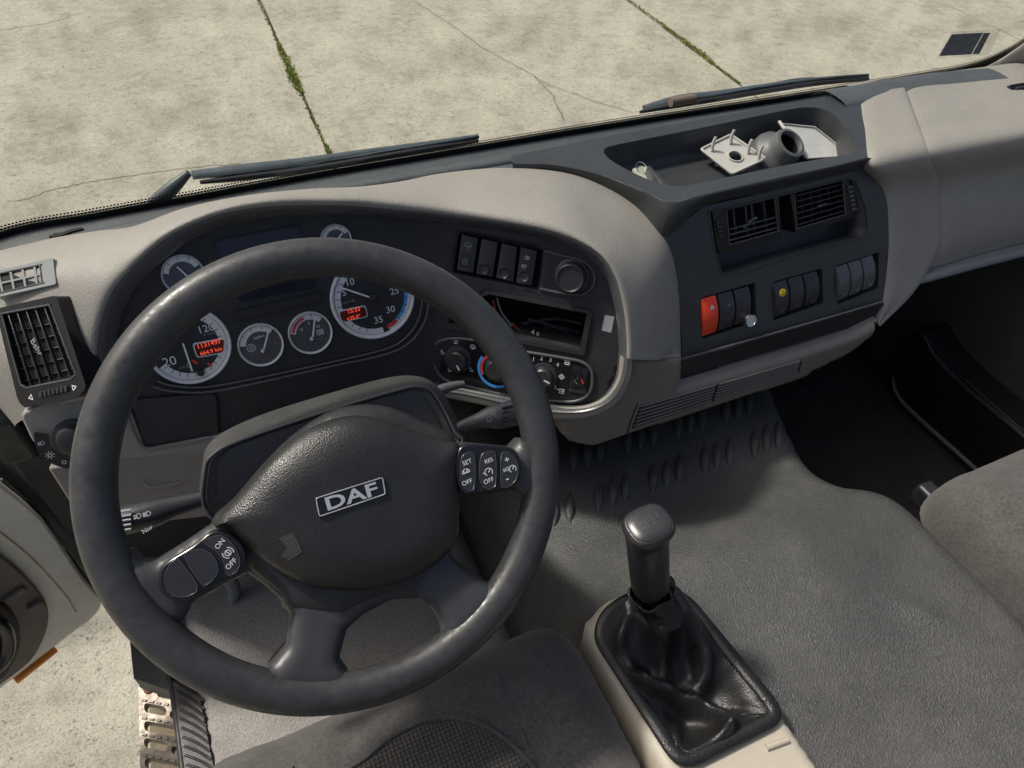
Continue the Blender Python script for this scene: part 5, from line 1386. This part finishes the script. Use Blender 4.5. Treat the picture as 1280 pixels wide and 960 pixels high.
cap_ = rings('shift_pattern_plate', [sq_ring(kb_ + kn_ax * h_, kn_ax, r_, r_ * 0.88, 2.9) for r_, h_ in ((0.0236, 0.033), (0.0236, 0.0345), (0.0228, 0.0352), (0.014, 0.0368), (0.004, 0.0374))], knobtop, gt, smooth=50)
strokes('shift_pattern', KT, [[(-.012, .007), (-.012, -.007)], [(-.004, .007), (-.004, -.007)], [(.004, .007), (.004, -.007)], [(.012, .007), (.012, -.002)], [(-.012, 0), (.012, 0)]], 0.0007, 0.0002, lipm, cap_)

# ================================================================== driver's door, pillar, sill, step
dA, dB = Z(132, 762, -0.04), Z(0, 868, -0.04)
ddir = (dB - dA); ddir.z = 0; ddir.normalize()
dnm = Vector((ddir.y, -ddir.x, 0)) * -1
if dnm.dot(CAM - dA) < 0: dnm = -dnm
DR = Plane(dA, dnm, -ddir)
door = thing('driver_door', dA, 'open cream driver door with brown trim and black bowl', 'door')
def dprism(name, px_, d0, d1, m_, bv=0.004, sm=3, par=None):
    q = [tuple(p) for p in spoly(DR.poly(px_, d1), sm)] if sm else DR.poly(px_, d1)
    return prism(name, DR, q, d0, d1, m_, par or door, bv)
ds = dprism('door_shell', [(-120, 520), (-30, 575), (0, 603), (55, 650), (105, 722), (128, 750), (118, 772), (88, 795), (0, 863), (-120, 960)], -0.06, 0.0, creamp, 0.006)
tube('shell_crease', [DR.px(u, v, 0.001) for u, v in ((-30, 640), (0, 665), (40, 698), (80, 742), (95, 765))], 0.0012, dirtycream, door, 6, 4)
dt = dprism('door_trim', [(-120, 640), (-30, 668), (0, 692), (35, 722), (58, 752), (62, 775), (55, 800), (38, 828), (0, 858), (-120, 950)], 0.001, 0.018, doorgrey, 0.005)
dprism('trim_recess', [(-120, 760), (-20, 752), (8, 757), (24, 778), (27, 805), (15, 838), (-5, 856), (-120, 930)], 0.012, 0.026, rubber, 0.006)
tube('pull_handle', [DR.px(u, v, 0.05) for u, v in ((-30, 765), (0, 780), (10, 800), (4, 825), (-25, 850))], 0.012, gloss, door, 12, 5)
dprism('trim_strip', [(5, 752), (30, 735), (36, 738), (12, 757)], 0.018, 0.026, doorgrey, 0.002, 0)
dprism('lock_button', [(36, 762), (52, 752), (60, 758), (45, 772)], 0.018, 0.028, doorgrey, 0.002, 0)
dprism('side_marker', [(20, 852), (72, 812), (73, 815), (22, 856)], -0.03, 0.004, orange, 0.002, 0)
tube('door_edge_seal', [DR.px(u, v, -0.03) for u, v in ((0, 600), (30, 625), (58, 650), (105, 722), (128, 752))], 0.004, rubber, door, 8, 4)
pil2 = thing('door_pillar', (-0.45, 0.45, -0.05), 'dirty cream hinge pillar with black corrugated cable sleeve', 'pillar')
PP = Plane(Z(70, 660, 0.15), Vector((0.55, -0.75, 0.25)), (1, 0.4, 0))
prism('pillar_panel', PP, [tuple(p) for p in spoly(PP.poly([(-60, 480), (10, 500), (60, 560), (110, 640), (150, 700), (150, 742), (118, 745), (60, 665), (0, 610), (-60, 560)], 0), 3)], -0.05, 0.0, dirtycream, pil2, 0.006)
prism('pillar_patch', PP, PP.poly([(25, 575), (62, 590), (78, 612), (68, 625), (40, 612), (22, 592)], 0.004), -0.002, 0.004, creamp, pil2, 0.003)
tube('cable_sleeve', [PP.px(u, v, 0.02) for u, v in ((-10, 505), (12, 540), (34, 560), (60, 585))], [0.020, 0.02, 0.018, 0.015], rubber, pil2, 12, 4)
for k in range(8):
    u, v = 52 + 4.0 * k, 612 + 4.5 * k
    p = PP.px(u, v, 0.012)
    tube('sleeve_ring', [p + (PP.ex * math.cos(R(t)) * 0.5 + PP.n * math.sin(R(t)) + PP.ey * math.cos(R(t)) * 0.8) * 0.016 for t in range(0, 360, 30)], 0.003, rubber, pil2, 6, 2, closed=True)
tube('hinge_rod', [PP.px(18, 585, 0.03), PP.px(45, 570, 0.035), PP.px(66, 560, 0.03)], 0.005, alu, pil2, 8, 3)
tube('hinge_block', [PP.px(5, 580, 0.03), PP.px(22, 592, 0.035)], 0.014, rust, pil2, 8, 2)
sl_ = thing('door_seal', Z(50, 625, 0.3), 'thick black rubber door seal running down the door opening', 'door seal')
tube('seal_bead', [Z(u, v, z) for u, v, z in ((-60, 535, .42), (0, 590, .34), (52, 632, .26), (104, 682, .17), (150, 740, .07), (185, 800, 0.0))], 0.024, rubber, sl_, 14, 5)
tube('seal_lip', [Z(u, v, z) for u, v, z in ((30, 555, .40), (60, 590, .34), (90, 640, .25), (125, 690, .15))], 0.006, rubber, sl_, 8, 5)
tagk(box('dash_end_bracket', Z(12, 540, 0.52), (0.05, 0.05, 0.09), rubber, None, 0.01), 'dark bracket at the end of the dashboard by the door hinge', 'bracket')
# sill
sill = thing('door_sill', (-0.38, 0.0, -0.02), 'ribbed black rubber sill strip along the door opening', 'sill')
SZ = Plane((0, 0, 0.004), (0, 0, 1), (1, 0, 0))
prism('sill_pad', SZ, SZ.poly([(214, 848), (252, 872), (275, 985), (232, 985)], 0.01), -0.05, 0.012, black, sill, 0.003)
for k in range(11):
    t = k / 10
    u0, v0 = 220 + 14 * t, 852 + 115 * t; u1, v1 = 254 + 14 * t, 876 + 105 * t
    tube('sill_ridge', [SZ.px(u0, v0, 0.012), SZ.px((u0 + u1) / 2, (v0 + v1) / 2 - 2, 0.013), SZ.px(u1, v1, 0.012)], 0.0022, panelm, sill, 6, 3)
tube('sill_edge', [SZ.px(u, v, 0.006) for u, v in ((212, 846), (220, 890), (232, 990))], 0.006, rubber, sill, 8, 4)
# perforated step
STZ = -0.30
SS = Plane((0, 0, STZ), (0, 0, 1), (1, 0, 0))
stp = thing('cab_step', Z(200, 900, STZ), 'worn perforated metal cab step with a rusty bolt below the sill', 'step')
oq = SS.poly([(173, 854), (222, 838), (262, 1010), (176, 1010)])
slots = []
for (u0, u1, v, hh) in ((196, 217, 866, 5), (180, 208, 884, 6), (212, 226, 893, 5), (180, 222, 907, 6.5), (180, 209, 928, 6), (214, 228, 937, 5), (181, 226, 953, 6.5), (182, 211, 974, 6)):
    sl = 0.19
    slots.append([tuple(p) for p in rpoly(SS.poly([(u0, v - hh), (u1, v - hh + (u1 - u0) * sl), (u1, v + hh + (u1 - u0) * sl), (u0, v + hh)]), 0.012, 4)])
plate('tread_plate', SS, oq, slots, -0.025, 0.0, 0.02, alu, stp)
for v in (875, 897, 918, 944, 965):
    for k in range(6):
        u = 178 + 9 * k
        tube('grip_tooth', [SS.px(u, v + 0.19 * (u - 178), 0.001), SS.px(u + 5, v + 0.19 * (u - 173), 0.001)], 0.0028, alu, stp, 6, 1)
lathe('rusty_bolt', SS.px(186, 861, 0.0), (0, 0, 1), [(0.011, 0), (0.011, 0.005), (0.007, 0.008), (0, 0.008)], rust, stp, 10)
prism('step_side', SS, SS.poly([(172, 858), (222, 842), (215, 828), (182, 832)], 0.01), -0.12, 0.012, blue_grey, stp, 0.004)
prism('step_well', SS, SS.poly([(165, 850), (260, 830), (300, 1030), (165, 1030)]), -0.14, -0.12, soil, stp)
wl = mk('wheel_arch_panel', [Z(u, v, z) for u, v, z in ((222, 752, -.02), (262, 740, -.02), (262, 830, -.02), (222, 800, -.02), (222, 752, -.3), (262, 740, -.3), (262, 830, -.3), (222, 800, -.3))], [[0, 1, 2, 3], [4, 5, 6, 7], [0, 1, 5, 4], [1, 2, 6, 5], [2, 3, 7, 6], [3, 0, 4, 7]], blue_grey, None, 0)
tagk(wl, 'blue grey painted step well side seen past the wheel spoke', 'panel')
# clutch pedal stub seen through the wheel
pdl = thing('clutch_pedal', Z(285, 735, 0.05), 'grey clutch pedal arm in the driver footwell', 'pedal')
tube('pedal_arm', [Z(262, 690, .18), Z(278, 712, .12), Z(292, 735, .05), Z(290, 750, .02)], [0.012, 0.014, 0.013, 0.010], greyplastic, pdl, 10, 4)

# ================================================================== wipers outside the glass
def wiper(name, label, arm, blade, offs):
    w_ = thing(name, AT(*arm[0], 'y', offs), label, 'wiper', 'windscreen wipers')
    pts = [AT(u, v, 'y', offs - 0.0002 * abs(u - arm[0][0]) * 0) for u, v in arm]
    n_ = len(pts)
    tube('wiper_arm', pts, [0.010, 0.012, 0.010, 0.008, 0.006, 0.005][:n_] if n_ <= 6 else 0.01, wiperm, w_, 8, 5, flat=0.55)
    tube('wiper_blade', [AT(u, v, 'y', offs - 0.012) for u, v in blade], [0.003] + [0.0055] * (len(blade) - 2) + [0.003], rubber, w_, 6, 5)
    tube('blade_spine', [AT(u, v - 5, 'y', offs - 0.008) for u, v in blade[1:]], 0.0035, wiperm, w_, 6, 5)
    return w_
YW = 0.685
w1 = wiper('windscreen_wiper', 'parked wiper in front of the steering wheel side of the windscreen', [(240, 219), (300, 212), (380, 202), (460, 190), (530, 180), (598, 170)], [(250, 228), (300, 222), (380, 212), (460, 199), (530, 187), (598, 176)], YW)
tube('arm_foot', [AT(190, 255, 'y', YW), AT(212, 238, 'y', YW), AT(236, 216, 'y', YW)], [0.010, 0.012, 0.006], wiperm, w1, 8, 4)
w2 = wiper('windscreen_wiper', 'parked wiper lying in front of the dashboard tray', [(806, 136), (850, 124), (900, 117), (950, 109), (1010, 100), (1080, 96)], [(800, 140), (850, 131), (900, 123), (960, 113), (1020, 104), (1085, 99)], 0.665)
tube('washer_hose', [AT(u, v, 'y', 0.67) for u, v in ((930, 118), (970, 105), (1010, 99), (1050, 101), (1085, 98))], 0.004, rubber, w2, 8, 5)
tube('blade_cap', [AT(838, 128, 'y', 0.645), AT(868, 123, 'y', 0.645)], 0.009, mat('brown_cap', (0.16, 0.12, 0.09), 0.6), w2, 8, 3)
